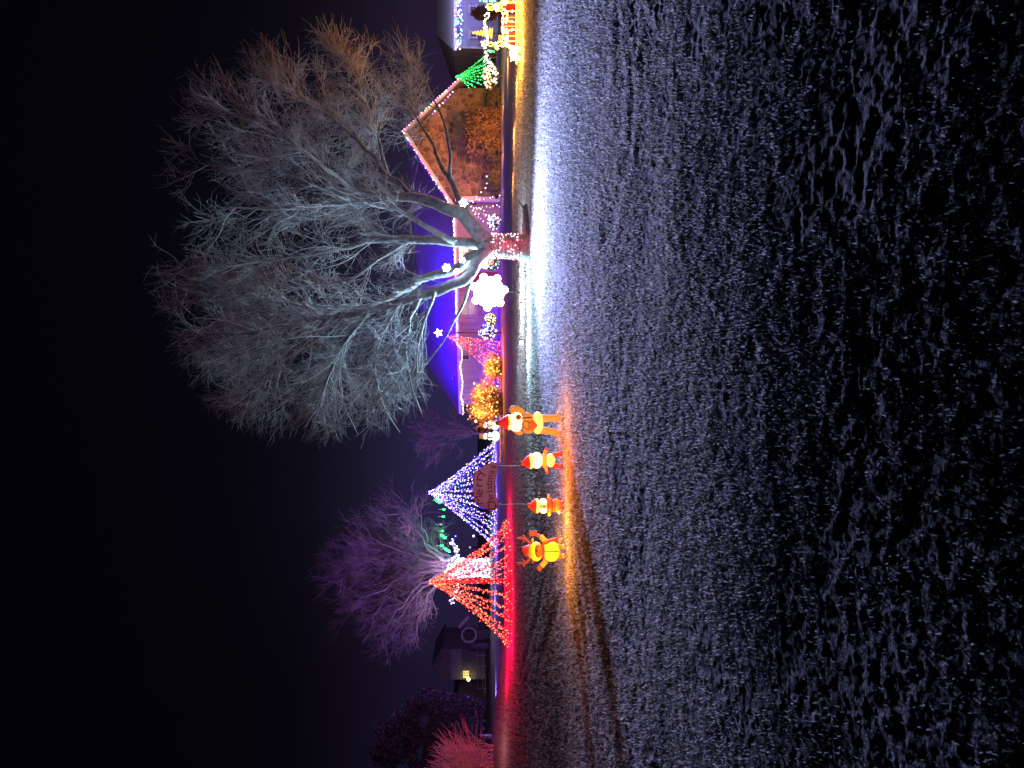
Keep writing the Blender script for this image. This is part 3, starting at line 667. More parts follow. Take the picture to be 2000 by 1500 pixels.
bulbs(wrap_points(tpx, 260), .021, pick([(4, 2.2, 2.6), (4, 3.2, 3.4), (3, .4, .6), (1.5, .05, .1)], [4, 3, 2, 3], 260), tw)
lamp(P(990, 482, 22.3), (1, .12, .2), 25, tw, .2)

# ------------------------------------------------------------------ string light cones
def strand(root, p0, p1, step, r, pal, w, sag=.15, jit=.02, double=1):
    p0, p1 = np.array(p0, float), np.array(p1, float); t = np.linspace(0, 1, 9)[:, None]; pl = p0 + (p1 - p0) * t - np.array([0, 0, sag]) * (4 * t * (1 - t))
    mb = MB(); mb.tube(pl, .012, 4); o = mb.build('strand', WIRE, root); L_ = np.linalg.norm(p1 - p0); n = int(L_ / step * double)
    q = resample(pl, n) + rng.normal(0, jit, (n, 3)); bulbs(q, r * rng.uniform(.7, 1.2, n), pick(pal, w, n), o); return o
def cone(name, label, apex, ring, k, pal, w, step, r, ringpal=None, polemat=None, pole_r=.05, a0=0, a1=2 * math.pi, sag=.25, group='light string cones', jit=.03, ringstep=.12):
    ring = np.array(ring, float); ang = np.linspace(a0, a1, k + 1)[:-1] if a1 - a0 > 6.2 else np.linspace(a0, a1, k)
    cx, cy, rx, ry = ring; foot = np.array([[cx + rx * math.cos(a), cy + ry * math.sin(a), 0] for a in ang])
    for q in foot: q[2] = gz(q[0], q[1]) + .12
    root = thing(name, label, 'light tree', (apex[0], apex[1], gz(apex[0], apex[1])), group)
    mb = MB(); mb.tube([[apex[0], apex[1], gz(apex[0], apex[1]) - .1], apex], pole_r, 10); mb.build('pole', polemat or FLOOD, root, True)
    for q in foot: strand(root, np.array(apex) + rng.normal(0, .03, 3), q + rng.normal(0, .08, 3) * [1, 1, .3], step, r, pal, w, sag * rng.uniform(.4, 1.4), jit)
    th = np.linspace(a0, a1, 60); pl = np.stack([cx + rx * np.cos(th), cy + ry * np.sin(th), np.zeros(60)], 1)
    pl[:, 2] = [gz(a, b) + .10 for a, b in pl[:, :2]]
    mb = MB(); mb.tube(pl, .025, 6); rg = mb.build('base_ring', polemat or WIRE, root)
    L_ = np.sum(np.linalg.norm(np.diff(pl, axis=0), axis=1)); n = int(L_ / ringstep); q = resample(pl, n) + rng.normal(0, .07, (n, 3)) * [1, 1, 1]
    bulbs(q, r * rng.uniform(.7, 1.1, n), pick(pal, w, n), rg)
    return root, foot
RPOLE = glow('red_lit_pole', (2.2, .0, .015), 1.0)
apR = P(842, 1137, 35); cR = (P(996, 1137, 35)[0], 35.0)
RED, fR = cone('red_light_cone', 'tall red string light cone round a glowing red pole', apR, (cR[0] + .0, 35, 2.85, 2.6), 28, REDP, REDW, .06, .029, polemat=RPOLE, pole_r=.075, sag=.35, jit=.04)
for a in np.linspace(0, 2 * math.pi, 9)[:-1]:
    lamp((cR[0] + 3.05 * math.cos(a), 35 + 2.8 * math.sin(a), .7), (1, .0, .06), 290, RED, .2)
lamp(apR - np.array([0, 0, 1.2]), (1, .05, .08), 60, RED, .3); lamp((cR[0] - 4.6, 34.6, .4), (1, .0, .03), 130, RED, .2); lamp((cR[0] - 7.0, 33.6, 1.5), (1, .28, .34), 55, RED, .3)
COOLP = [(2.4, 2.1, 4.6), (3, 2.7, 4.2), (.5, .25, 4), (2.6, .6, 2.2), (.8, 2, 3), (.10, .05, 2.4)]; COOLW = [4, 3.2, 4, .8, .6, 4]
apW = P(840, 962, 62); cW = (P(965, 965, 62)[0], 62.0)
WHT, fW = cone('white_light_cone', 'tall white and blue string light cone behind Merry Christmas sign', apW, (cW[0], 62, 4.3, 3.9), 28, COOLP, COOLW, .095, .047, sag=.3, jit=.05)
for a in np.linspace(0, 2 * math.pi, 9)[:-1]:
    lamp((cW[0] + 4.6 * math.cos(a), 62 + 4.2 * math.sin(a), .5), (.24, .11, 1), 620, WHT, .2)
lamp(apW - np.array([0, 0, 2.2]), (.35, .3, 1), 60, WHT, .4); lamp((cW[0] - 9, 62, .5), (.2, .12, 1), 700, WHT, .3); lamp((cW[0] - 16, 60, .5), (.25, .12, 1), 700, WHT, .3)
# half fan from the star by the eave
stp = P(858, 650, 47); fan_foot = [P(966, y, 47.5) for y in (668, 676, 684, 693, 703, 712, 722, 733, 745)]
FAN = thing('red_light_fan', 'half fan of red strands from bright star, slanting over the house wall', 'light tree', (stp[0], stp[1], 0), 'light string cones')
mb = MB(); mb.tube([[stp[0], stp[1], -.1], stp], .05, 8); mb.build('pole', FLOOD, FAN)
for q in fan_foot:
    q[2] = .15; strand(FAN, P(873, 656, 47), q, .10, .036, [(5, .6, .75), (4, .4, .6), (5, 1.4, .5), (1.6, .02, .06)], [4, 4, 2, 3], .25)  # dim last red again stands in for glow between bulbs
mb = MB(); mb.tube(fan_foot, .02, 5); rr_ = mb.build('base_rail', WIRE, FAN); q = resample(np.array(fan_foot), 60); bulbs(q + rng.normal(0, .05, q.shape), .04, pick(REDP, REDW, 60), rr_)
mb = MB(); V = []
for k in range(10):
    a = math.pi * k / 5 + math.pi / 2; rr = .30 if k % 2 == 0 else .13; V.append(stp + np.array([rr * math.cos(a), -.05, rr * math.sin(a) + .05]))
mb.prism(V, (0, .1, 0)); mb.build('star', glow('star_white', (6, 6, 7), 1.0), FAN)
for y in (680, 705, 738): lamp(P(955, y, 46.0), (1, .02, .18), 260, FAN, .2)
lamp(P(905, 680, 46.6), (1, .03, .30), 320, FAN, .2); lamp(P(940, 600, 46), (1, .05, .30), 100, FAN, .2); lamp(P(940, 530, 47), (1, .10, .12), 50, FAN, .2)

# green cone by the gable
apG = P(892, 150, 45); GRN = thing('green_light_cone', 'small fan of bright green light strands at right of stone gable', 'light tree', (apG[0], apG[1], 0), 'light string cones')
mb = MB(); mb.tube([[apG[0], apG[1], -.1], apG], .04, 8); mb.build('pole', FLOOD, GRN)
GP_ = [(.12, 3.2, .5), (.02, 1.5, .12), (.5, 4, 1.2)]
for x, y in ((948, 110), (956, 116), (950, 124), (948, 133), (946, 141), (946, 149), (946, 157), (940, 164), (926, 170), (915, 170)): strand(GRN, apG, P(x, y, 44.6), .11, .045, GP_, [4, 3, 2], .08)
lamp(P(925, 145, 44.2), (.05, 1, .12), 40, GRN, .3)
def netlit(name, label, x0, x1, y0, y1, Y, n, r, pal, w, dep=.7, leaf=LEAFD, nl=1500, grp='shrubs under net lights', tw=40, wlab=None):
    c, hx, hz = pbox(x0, x1, y0, y1, Y); c = np.array(c)
    s = shrub('round_shrub', label, 'shrub', c, (hx * .93, dep, hz * .93), nl, .09, leaf, False, grp, twig=tw)
    root = thing(name, wlab, 'net lights', c - [0, 0, hz], 'net lights on the shrubs')
    p = unit(rng.normal(0, 1, (n, 3)) - [0, .6, 0]) * rng.uniform(.8, 1.06, (n, 1)) * [hx, dep, hz]
    k = max(4, n // 12); th = np.linspace(0, 9 * math.pi, 60); sp = np.stack([np.cos(th) * np.sin(np.linspace(.3, 2.8, 60)) * hx, np.sin(th) * np.sin(np.linspace(.3, 2.8, 60)) * dep, np.cos(np.linspace(.3, 2.8, 60)) * hz], 1)
    mb = MB(); mb.tube(c + sp * 1.02, .01, 4); mb.build('wire', WIRE, root)
    bulbs(c + p, r * rng.uniform(.7, 1.3, n), pick(pal, w, n), root); return root
WW = [(5, 4.4, 3), (4, 2.8, 1.4), (2, 1.3, .5)]
netlit('net_lights', 'broad low shrub below green light fan', 943, 972, 124, 172, 44, 130, .06, WW, [3, 3, 2], wlab='warm white net lights below the green light fan')
CW = [(3.4, 3.2, 4.2), (1.4, 1.2, 4), (4, 4, 4), (.3, .2, 2.5)]
MU = [(4, 3.6, 3.6), (1, .8, 4), (4, 1, 1.6), (.5, 3, .8), (4, 2, .4)]
netlit('net_lights', 'round shrub beside the tree trunk, right of it', 953, 977, 420, 447, 45, 130, .05, MU, [4, 3, 1, 1, 1], wlab='mixed colour net lights on round shrub right of trunk')
netlit('net_lights', 'small round shrub left of the trunk by the red door', 950, 975, 503, 527, 45, 90, .045, MU, [3, 3, 1.5, 1.5, 1.5], wlab='mixed colour net lights on small shrub left of trunk')
netlit('net_lights', 'round shrub with blue white lights beneath the house wall', 936, 969, 634, 664, 46, 120, .055, CW, [4, 3, 2, 2], wlab='blue white net lights on round shrub under the siding wall')
netlit('net_lights', 'low shrub beside the big snowflake with warm lights', 948, 968, 612, 636, 46, 90, .05, WW, [3, 2, 1], wlab='warm white net lights on low shrub beside the big snowflake')
OR = [(5, 2.2, .35), (4, 1.3, .15), (6, 3.6, 1.0), (2.5, .4, .05)]
def orange_bush(label, x0, x1, y0, y1, Y, n, seed, wlab, W_):
    c, hx, hz = pbox(x0, x1, y0, y1, Y); root = thing('twiggy_bush', label, 'bush', (c[0], c[1], 0), 'orange lit twiggy bushes')
    M_ = 260; st = np.stack([rng.uniform(-.5, .5, M_) * hx + c[0], rng.normal(0, .25, M_) + c[1], np.full(M_, -.02)], 1)
    d = unit(np.stack([rng.normal(0, .38, M_), rng.normal(0, .3, M_), np.ones(M_)], 1)); A = grow(st, d, 2 * hz * rng.uniform(.6, 1.12, M_), 8, .1, np.zeros(3)); B = children(A, 8, .03, R(45), hz * .4, .5, c, .2, .15, np.array([0, 0, .05]), 4)
    v, f = join([tubes(A, np.full(M_, .026), np.full(M_, .012)), tubes(B, np.full(len(B), .015), np.full(len(B), .010))]); stuff(quick('stem', v, f, TWIGR, root))
    r2 = thing('bush_lights', wlab, 'string lights', (c[0], c[1] - .3, 0), 'string lights in the orange bushes'); q = B[rng.choice(len(B), n)][:, -1]
    q = q[(np.abs(q[:, 0] - c[0]) < hx * 1.05) & (q[:, 2] < c[2] + hz)]; q = q - [0, .25, 0]
    mb = MB(); mb.tube(q[np.argsort(q[:, 0])][::3], .008, 4); mb.build('wire', WIRE, r2)
    bulbs(q, rng.choice([.035, .055, .085], len(q), p=[.6, .3, .1]), pick(OR, [4, 4, 2, 2], len(q)), r2)
    for dx in (-.5, .5): lamp(c + np.array([dx * hx, -.7, 0]), (1, .26, .03), W_, r2, .3)
    lamp(c + np.array([0, .35, .3]), (1, .22, .03), W_ * .7, r2, .3)
orange_bush('wide twiggy bush full of orange lights at left end of house', 906, 970, 747, 829, 46, 300, 3, 'orange bulbs in the wide twiggy bush at house end', 480)
orange_bush('smaller twiggy bush with orange lights under red strands', 934, 969, 690, 742, 46.2, 85, 4, 'yellow orange bulbs in smaller bush under the red strands', 260)
# roof floods (blue)
for lab, y, w in (('blue floodlight at the eave left of big tree fork', 560, 2600), ('blue floodlight on eave beside the star', 668, 3600), ('blue floodlight at far left end of the eave', 738, 1000)):
    b = HP(886, y, .75); root = thing('blue_floodlight', lab, 'floodlight', b, 'blue floodlights on the eave'); mb = MB(); mb.box(b, (.22, .16, .14), HROT); mb.build('housing', FLOOD, root)
    ln = MB(); ln.box(b + [0, 0, .08], (.18, .12, .015), HROT); ln.build('lens', glow('blue_lens', (.4, .4, 8), 1.0), root)
    lamp(b + HN * .25 + [0, 0, .75], (.03, .0, 1), w, root, .15)
lamp(GP(905, 330, 46), (.30, .12, 1), 160, None, .3).name = 'porch_blue_lamp'
lamp(GP(930, 404, 46.8), (.2, .12, 1), 90, None, .3)

# ------------------------------------------------------------------ grey siding house (right neighbour)
GSID = mat('grey_lap_siding', (.40, .40, .44), .6, var=.12, scale=2)
H2 = thing('siding_house', 'grey lap sided house with icicle lights, cut by the picture top', 'house', (P(950, 30, 58)[0], 60, 0))
yl, yr = 93, -75; a = P(890, yl, 58); b = P(890, yr, 58); zt = a[2]; w2 = b[0] - a[0]
mb = MB(); mb.box(((a[0] + b[0]) / 2, 58.12, zt / 2 - .05), (w2, .24, zt + .1)); mb.box((a[0] + .12, 62, zt / 2 - .05), (.24, 7.5, zt + .1)); wl2 = mb.build('wall', GSID, H2)
mb = MB()
for k in range(int(zt / .16)):
    z = .05 + k * .16; x0, x1 = a[0], b[0]
    mb.add([(x0, 57.995, z), (x1, 57.995, z), (x1, 57.955, z), (x0, 57.955, z), (x0, 57.995, z + .155), (x1, 57.995, z + .155)], [(3, 2, 5, 4), (0, 1, 2, 3), (0, 3, 4), (1, 5, 2)])
stuff(mb.build('siding_board', GSID, wl2))
tri_ = MB(); tri_.box((a[0] + .0, 57.96, zt / 2), (.16, .10, zt)); tri_.build('corner_trim', WHITE, H2)
e1 = np.array([a[0] - .5, 57.4, zt + .08]); e2 = np.array([b[0] + .5, 57.4, zt + .08]); r1 = P(853, 68, 62); r2 = r1 + [w2, 0, 0]
mb = MB(); roof_slab(mb, [e1, e2, r2, r1]); roof_slab(mb, [e1 + [0, 0, .003], e1 + [0, 9.2, .003], r1 + [0, 0, .003]]); roof_slab(mb, [r1 - [0, 0, .004], r2 - [0, 0, .004], e2 + [0, 9.2, 0], e1 + [0, 9.2, 0]])
rf2 = mb.build('roof', mat('grey_shingles', (.34, .34, .36), .9, scale=14, bump=.6, col2=(.24, .24, .26)), H2)
mb = MB(); mb.prism([e1 + [0, -.02, .02], e2 + [0, -.02, .02], e2 + [0, -.02, -.18], e1 + [0, -.02, -.18]], (0, -.04, 0)); mb.build('fascia', WHITE, H2)
def window2(x0, x1, y0, y1):
    A = P(x0, y0, 57.9); B = P(x1, y1, 57.9); c = (A + B) / 2; w, h = abs(A[0] - B[0]), abs(A[2] - B[2])
    mb = MB(); mb.box(c, (w, .12, h)); F = mb.build('window', WHITE, H2)
    for i in (-1, 1):
        for j in (-1, 1):
            m2 = MB(); m2.box(c + [i * w * .17, -.065, j * h * .2], (w * .27, .02, h * .33)); m2.build('pane', GLASS, F)
    m2 = MB(); m2.box(c + [0, -.03, -h / 2 - .05], (w * 1.3, .2, .09)); m2.box(c + [0, -.03, h / 2 + .04], (w * 1.3, .16, .08)); m2.build('sill', WHITE, F)
window2(918, 931, 11, 26); window2(918, 931, 61, 75)
ic = [e1 + [0, -.12, -.05], e2 + [0, -.12, -.05]]
ICE = [(3, 3, 5), (1.2, 1.4, 5), (.6, 3.4, 3.6), (4, 2, 4), (5, 5, 5), (.2, .1, 3)]
string_lights('icicle_lights', 'blue and white icicle lights along the eave of grey siding house', 'string lights', ic, .055, .07, ICE, [4, 4, 2, 1.5, 2, 3], None, .04, .55)
for x in np.linspace(e1[0] + .8, e2[0] - .5, 4): lamp((x, 56.0, zt + 1.0), (.85, .8, .95), 95, H2, .2)  # added white lamps in mid-air, put there to light the roof
for x in np.linspace(e1[0] + .8, e2[0] - .5, 6): lamp((x, 56.5, zt + .25), (.14, .10, 1), 90, H2, .15)
# lit yard figures on the right
YY_ = 27.0
def wire_tubes(root, parts, D, r, br, step, pal, w, M_, dep=.0):
    for nm, pl in parts:
        p = np.array([P(x, y, D + d) for x, y, d in [(q if len(q) == 3 else (*q, dep)) for q in pl]]); L_ = np.sum(np.linalg.norm(np.diff(p, axis=0), axis=1))
        rs = resample(p, max(4, int(L_ / .05))); mb = MB(); mb.tube(rs, r, 6); o = mb.build(nm, M_, root, True)
        n = max(2, int(L_ / step)); q = resample(p, n) + rng.normal(0, .012, (n, 3)); bulbs(q - [0, r * .9, 0], br * rng.uniform(.6, 1.3, n), pick(pal, w, n), o)
WFR = glow('warm_wire_frame', (1.6, .9, .16), 1.0); YW = [(6, 5.4, 3.4), (5, 3.6, 1.4), (6, 6, 5)]
def deer(label, y0, flip, sc, D, hgt=50):
    base = G(930 + 1.6 * FPX / D, y0); xg = 930 + CAMH * FPX / D; f = flip * sc
    root = thing('lighted_deer', label, 'deer light', base, 'lighted yard deer')
    T = lambda u, w, d=0: (xg - w * sc, y0 - u * f, d)
    for dd in (-.12, .12):
        wire_tubes(root, [('leg', [T(-13, 0, dd), T(-13, 12, dd), T(-11, 24, dd)]), ('leg', [T(9, 0, dd), T(8, 12, dd), T(8, 24, dd)])], D, .02, .034, .13, YW, [3, 3, 2], WFR)
    wire_tubes(root, [('body', [T(-14, 24), T(-13, 31), T(0, 30), T(9, 33), T(12, 27), T(6, 22), T(-6, 22), T(-14, 24)]), ('body_rib', [T(-7, 22, -.15), T(-8, 27, -.2), T(-7, 31, 0), T(-7, 27, .2), T(-7, 22, 0)]), ('body_rib', [T(4, 22, -.15), T(3, 27, -.2), T(4, 31, 0), T(4, 27, .2), T(4, 22, 0)]),
                      ('neck', [T(8, 33), T(11, 40), T(14, 43)]), ('neck', [T(12, 28), T(15, 35), T(18, 40)]), ('head', [T(13, 44), T(16, 47), T(24, 42), T(23, 39), T(17, 40), T(13, 44)]),
                      ('antler', [T(14, 46, -.05), T(10, 52, -.15), T(12, 58, -.2)]), ('antler', [T(14, 46, .05), T(17, 53, .15), T(15, 60, .2)]), ('tail', [T(-14, 29), T(-18, 31)])], D, .022, .036, .12, YW, [3, 3, 2], WFR)
    return root
deer('tallest warm white light deer standing left in the yard group', 72, -1, 1.05, 27.5)
deer('warm white light deer beside orange spiral, middle of the yard group', 30, 1, 1.0, 28)
deer('warm white light deer under the green tubes at picture edge', -4, -1, 1.1, 27)
# glowing lying deer of frosted mesh
GD = glow('glowing_white_mesh', (3.2, 2.6, 1.1), 1.0, var=.35, scale=9)
bs = G(1016, 105); gd = thing('glowing_deer', 'solid glowing white deer resting at far left end of yellow rope', 'deer light', bs)
def pball(root, nm, x, y, rx, ry, D, M_, dv=0.0, rd=None, rot=None, boxy=1.0, nu=18, nv=12):
    s = D / FPX; mb = MB(); mb.ball(P(x, y, D + dv), (ry * s, (rd or (rx + ry) / 2) * s, rx * s), rot, nu, nv, boxy=boxy); return mb.build(nm, M_, root, True)
def ptube(root, nm, pl, D, M_, n=10):
    p = np.array([(*P(q[0], q[1], D + (q[3] if len(q) > 3 else 0)), q[2] * D / FPX) for q in pl]); rs = resample(p, len(pl) * 3)
    mb = MB(); mb.tube(rs[:, :3], rs[:, 3], n); return mb.build(nm, M_, root, True)
DG = bs[1]
pball(gd, 'body', 1004, 104, 8, 14, DG, GD); ptube(gd, 'neck', [(1001, 94, 4), (994, 90, 3), (990, 88, 2.6)], DG, GD); pball(gd, 'head', 988, 86, 3, 5, DG, GD)
for y, d in ((93, -.15), (99, .15), (112, -.15), (117, .15)): ptube(gd, 'leg', [(1007, y, 2.4, d), (1012, y, 1.8, d), (1017, y, 1.5, d)], DG, GD)
for d in (-.06, .06): ptube(gd, 'antler', [(986, 88, .8, d), (982, 91, .7, d * 2), (978, 90, .5, d * 3)], DG, GD)
ptube(gd, 'tail', [(1000, 116, 1.5), (997, 120, .8)], DG, GD)
rp = thing('rope_light', 'yellow rope light lying straight on the grass before lighted deer', 'rope light', G(1016, 95))
pl = np.array([G(1015 + .4 * math.sin(y * .2), y) + [0, 0, .10] for y in range(124, -60, -6)]); mb = MB(); mb.tube(pl, .042, 8); mb.build('rope', glow('yellow_rope', (6, 3.0, .12), 1.0), rp, True)
for k in range(0, len(pl), 3):
    c = pl[k]; mb = MB(); mb.tube([c - [0, 0, .22], c + [0, 0, .03]], .012, 5); mb.build('ground_clip', FLOOD, rp); lamp(c + [0, -.25, .45], (1, .36, .03), 190, rp, .1)
lamp(P(985, 60, 26.3), (1, .45, .08), 130, rp, .4); lamp(P(985, 10, 26.3), (1, .45, .08), 130, rp, .4); lamp(P(1000, 105, 26), (1, .42, .06), 420, gd, .3)
for x_, y_, Y_, w_ in ((985, 160, 30, 520), (985, 260, 32, 420), (982, 350, 33, 220), (975, 120, 38, 420)): lamp(P(x_, y_, Y_), (1, .38, .10), w_, GRN, .3, 'SPOT', P(1030, y_ + 40, Y_ - 1), 130, .6)  # added orange spots without fixtures, spreading glow over the lawn
for x_, y_, w_, wh in ((968, 205, 1400, 'by the right corner of stone gable'), (968, 300, 1700, 'facing the big brown shrub'), (968, 385, 700, 'beside the blue lit porch')):  # added fixtures, invented to house the lamps that wash the gable
    c = P(x_, y_, 43.2); r = thing('added_wall_washer', 'added small dark floodlight on the lawn ' + wh, 'floodlight', (c[0], 43.2, gz(c[0], 43.2)), 'added orange wall lights before the stone gable')
    mb = MB(); mb.box(c + [0, -.12, -.05], (.26, .08, .16)); mb.build('housing', FLOOD, r); mb = MB(); mb.box(c + [0, -.07, -.05], (.22, .015, .12)); mb.build('lens', glow('added_orange_lens', (9, 3, .5), 1.0), r); mb = MB(); mb.tube([(c[0], 43.08, gz(c[0], 43.2) - .1), (c[0], 43.08, c[2] - .1)], .02, 6); mb.build('stake', FLOOD, r)
    lamp(c, (1, .31, .05), w_, r, .3, 'SPOT', P(880, y_ - 10, 50), 120, .7)
# spiral tree, garland, gifts, bush
sp = thing('spiral_tree', 'slim orange spiral light tree rising in front of the right house', 'light tree', P(968, 65, 44)); sp.location.z = 0
b0 = P(962, 65, 44); th = np.linspace(0, 2 * math.pi * 7, 140); tt = np.linspace(0, 1, 140); p = np.stack([b0[0] + .30 * (1 - tt) * np.cos(th), 44 + .30 * (1 - tt) * np.sin(th), b0[2] + (P(922, 65, 44)[2] - b0[2]) * tt], 1)
mb = MB(); mb.tube(p, .028, 6); mb.build('coil', glow('orange_rope', (5, 1.6, .15), 1.0), sp, True); mb = MB(); mb.tube([[b0[0], 44, -.1], p[-1]], .02, 6); mb.build('pole', FLOOD, sp); lamp(b0 + [0, -.6, .8], (1, .2, .03), 60, sp, .2)
q = np.array([P(x, y, 40) for x, y in ((953, 24), (953, 30), (948, 45), (950, 56), (951, 70), (952, 78), (944, 83), (946, 92), (950, 102), (947, 116), (955, 121))])
string_lights('light_garland', 'thick warm white garland dipping from light deer to green fan', 'garland', q, .05, .05, [(5, 4.4, 3.2), (5, 4.8, 4.2)], [1, 1], None, .05); lamp(P(940, 40, 41), (1, .72, .45), 220, H2, .3)
q = np.array([P(x, y, 41) for x, y in ((963, 94), (958, 99), (953, 104))]); string_lights('green_garland', 'short slanted green light garland beside the white one', 'garland', q, .05, .06, GP_, [3, 2, 2], None, .06)
RG = mat('red_fabric', (.55, .04, .05), .6, var=.3, scale=3); PG = mat('magenta_wrap', (.5, .08, .4), .5, var=.2); BG = mat('blue_wrap', (.12, .1, .5), .5, var=.2)
def gift(label, x0, x1, y0, y1, D, M_, rib):
    c, hx, hz = pbox(x0, x1, y0, y1, D); c = np.array(c); r = thing('gift_box', label, 'gift box', c - [0, 0, hz], 'lit gift boxes in the right yard')
    mb = MB(); mb.box(c, (2 * hx, .5, 2 * hz)); mb.build('box', M_, r); mb = MB(); mb.box(c, (hx * .3, .51, 2 * hz + .01)); mb.build('ribbon', rib, r)
    mb = MB(); mb.ball(c + [hx * .25, 0, hz + .08], (.12, .05, .07)); mb.ball(c + [-hx * .25, 0, hz + .08], (.12, .05, .07)); mb.build('bow', rib, r, True)
gift('red gift box left under the tallest light deer', 980, 1014, 68, 84, 29.5, RG, WHITE); gift('magenta gift box behind the light deer', 985, 1011, 50, 64, 30, PG, WHITE); gift('red gift box between the light deer and green garland tubes', 982, 1011, 2, 16, 29.5, RG, WHITE); gift('blue gift box behind the middle light deer', 986, 1011, 34, 46, 30, BG, WHITE)
c, hx, hz = pbox(983, 1010, 18, 34, 31); shrub('boxy_hedge', 'dry brown hedge block between the lit gift boxes', 'hedge', c, (hx, .4, hz), 1200, .05, LEAFB, True)
c, hx, hz = pbox(922, 972, 18, 34, 50); shrub('brown_shrub', 'tall rounded brown shrub before the right house windows', 'shrub', c, (hx * 1.1, .8, hz), 2200, .10, LEAFB)
tw_ = thing('sapling', 'thin bare sapling between the two houses by white rail', 'tree', P(972, 103, 52)); b0 = P(972, 103, 52); A = grow(np.tile(b0, (5, 1)), np.array([[.1 * i - .2, 0, 1] for i in range(5)]), np.array([1.6, 1.8, 2.1, 1.8, 1.5]), 7, .1, np.zeros(3)); B = children(A, 6, .3, R(40), .6, .4, b0, .1, .15, np.zeros(3), 4)
v, f = tubes(A, np.full(5, .03), np.full(5, .012)); quick('stem', v, f, TWIGR, tw_); v, f = tubes(B, np.full(len(B), .012), np.full(len(B), .007)); stuff(quick('crown', v, f, TWIGR, tw_))
wf = thing('rail_fence', 'low white rail between the right house and green light fan', 'fence', P(960, 100, 54)); 
for y in (94, 103, 112):
    c = P(944, y, 54); mb = MB(); mb.box((c[0], 54, c[2] / 2), (.08, .08, c[2] + .1)); mb.build('post', WHITE, wf)
for x in (945, 957):
    A_ = P(x, 93, 54); B_ = P(x, 113, 54); mb = MB(); mb.box((A_ + B_) / 2 + [0, -.06, 0], (abs(A_[0] - B_[0]), .04, .09)); mb.build('rail', WHITE, wf)
for k, (x, y) in enumerate(((938, -1), (945, 0), (950, 1), (957, 0), (962, 1), (967, 0))):
    c = P(x, y, 36); r = thing('green_tube_light', ('topmost', 'second highest', 'third highest', 'third lowest', 'second lowest', 'lowest')[k] + ' of the short green light tubes at picture edge', 'tube light', c, 'green tubes at the picture top'); mb = MB(); mb.tube([c + [-.08, 0, 0], c + [.22, 0, .02]], .045, 6); mb.build('tube', glow('green_tube', (.6, 3.4, 1.6), 1.0), r, True); mb = MB(); mb.tube([c + [.2, 0, .02], c + [.3, 0, .03]], .02, 5); mb.build('cap', FLOOD, r)

# ------------------------------------------------------------------ far left: barn, wagon, fence, conifer, dry grass
BARN = mat('weathered_barn_boards', (.30, .27, .26), .85, var=.4, scale=1.5)
def barn(label, D, yl, yr, xe, xa, xb, boards=True):
    a = P(xe, yl, D); b = P(xe, yr, D); ap = P(xa, (yl + yr) / 2, D); g_ = gz(a[0], D) - .2
    r = thing('barn', label, 'barn', ((a[0] + b[0]) / 2, D, g_)); w = b[0] - a[0]
    mb = MB(); mb.prism([(a[0], D, g_), (b[0], D, g_), tuple(b), tuple(ap), tuple(a)], (0, 9, 0)); mb.build('wall', BARN, r)
    mb = MB(); roof_slab(mb, [a + [-.5, -.5, -.2], ap + [0, -.5, .1], ap + [0, 9.5, .1], a + [-.5, 9.5, -.2]]); roof_slab(mb, [b + [.5, -.5, -.2], ap + [0, -.5, .1], ap + [0, 9.5, .1], b + [.5, 9.5, -.2]]); mb.build('roof', SHING, r)
    if boards:
        mb = MB()
        for k in range(14): mb.box((a[0] + (k + .5) / 14 * w, D - .03, a[2] + .15 + .5 * (ap[2] - a[2]) * (1 - abs((k + .5) / 7 - 1)) - .2), (w / 14 * .86, .05, (ap[2] - a[2]) * (1 - abs((k + .5) / 7 - 1)) + .1))
        stuff(mb.build('gable_board', BARN, r))
        mb = MB(); z0 = P(902, yl, D)[2]; z1 = P(880, yl, D)[2]
        for k in range(12): mb.box(((a[0] + b[0]) / 2, D - .06, z0 + (k + .5) / 12 * (z1 - z0)), (w * .98, .08, (z1 - z0) / 12 * .85))
        stuff(mb.build('siding_board', mat('grey_pale_boards', (.5, .47, .46), .8, var=.3, scale=1.5), r))
        for y in np.linspace(1312, 1322, 3):
            mb = MB(); c = P(910, y, D - .05); mb.box(c, (.22, .05, .8)); mb.build('window_slat', glow('yellow_window', (1.0, .8, .25), .9), r)
    return r
BR = barn('tall narrow wooden barn with yellow lamp far at picture left', 100, 1328, 1268, 862, 845, 945)
mb = MB(); c = P(915, 1327, 99.3); mb.ball(c, .22); mb.build('lamp_globe', glow('yellow_barn_lamp', (9, 7.5, 3), 1.0), BR, True); lamp(c + [0, -.4, 0], (1, .8, .35), 9, BR, .2)
barn('low dark lean-to barn behind the conifer', 104, 1412, 1334, 898, 886, 945, False)
DARKM = mat('dull_dark_iron', (.10, .09, .10), .6, metal=.3, var=.3)
D = 80; c = P(916, 1240, D); wg = thing('farm_wheel', 'large lugged iron farm wheel with slanted chute beside barn', 'farm implement', (c[0], D, gz(c[0], D)))
gzz = gz(c[0], D); rw = 13.5 * D / FPX; mb = MB(); th = np.linspace(0, 2 * math.pi, 33); pl = np.stack([c[0] + rw * np.cos(th), np.full(33, D), c[2] + rw * np.sin(th)], 1); mb.tube(pl, .09, 6, cap=False)
for t_ in th[:-1]: mb.box((c[0] + (rw + .1) * math.cos(t_), D, c[2] + (rw + .1) * math.sin(t_)), (.08, .3, .08))
W_ = mb.build('rim', mat('pale_iron', (.35, .3, .34), .6, var=.3), wg)
for k in range(6): mb = MB(); t_ = k * math.pi / 3; mb.tube([c, c + rw * np.array([math.cos(t_), 0, math.sin(t_)])], .03, 5); mb.build('spoke', DARKM, wg)
mb = MB(); mb.box((c[0], D + .3, (c[2] - rw + gzz) / 2), (.9, .5, max(.1, c[2] - rw - gzz) + .2)); mb.build('axle_stand', DARKM, wg)
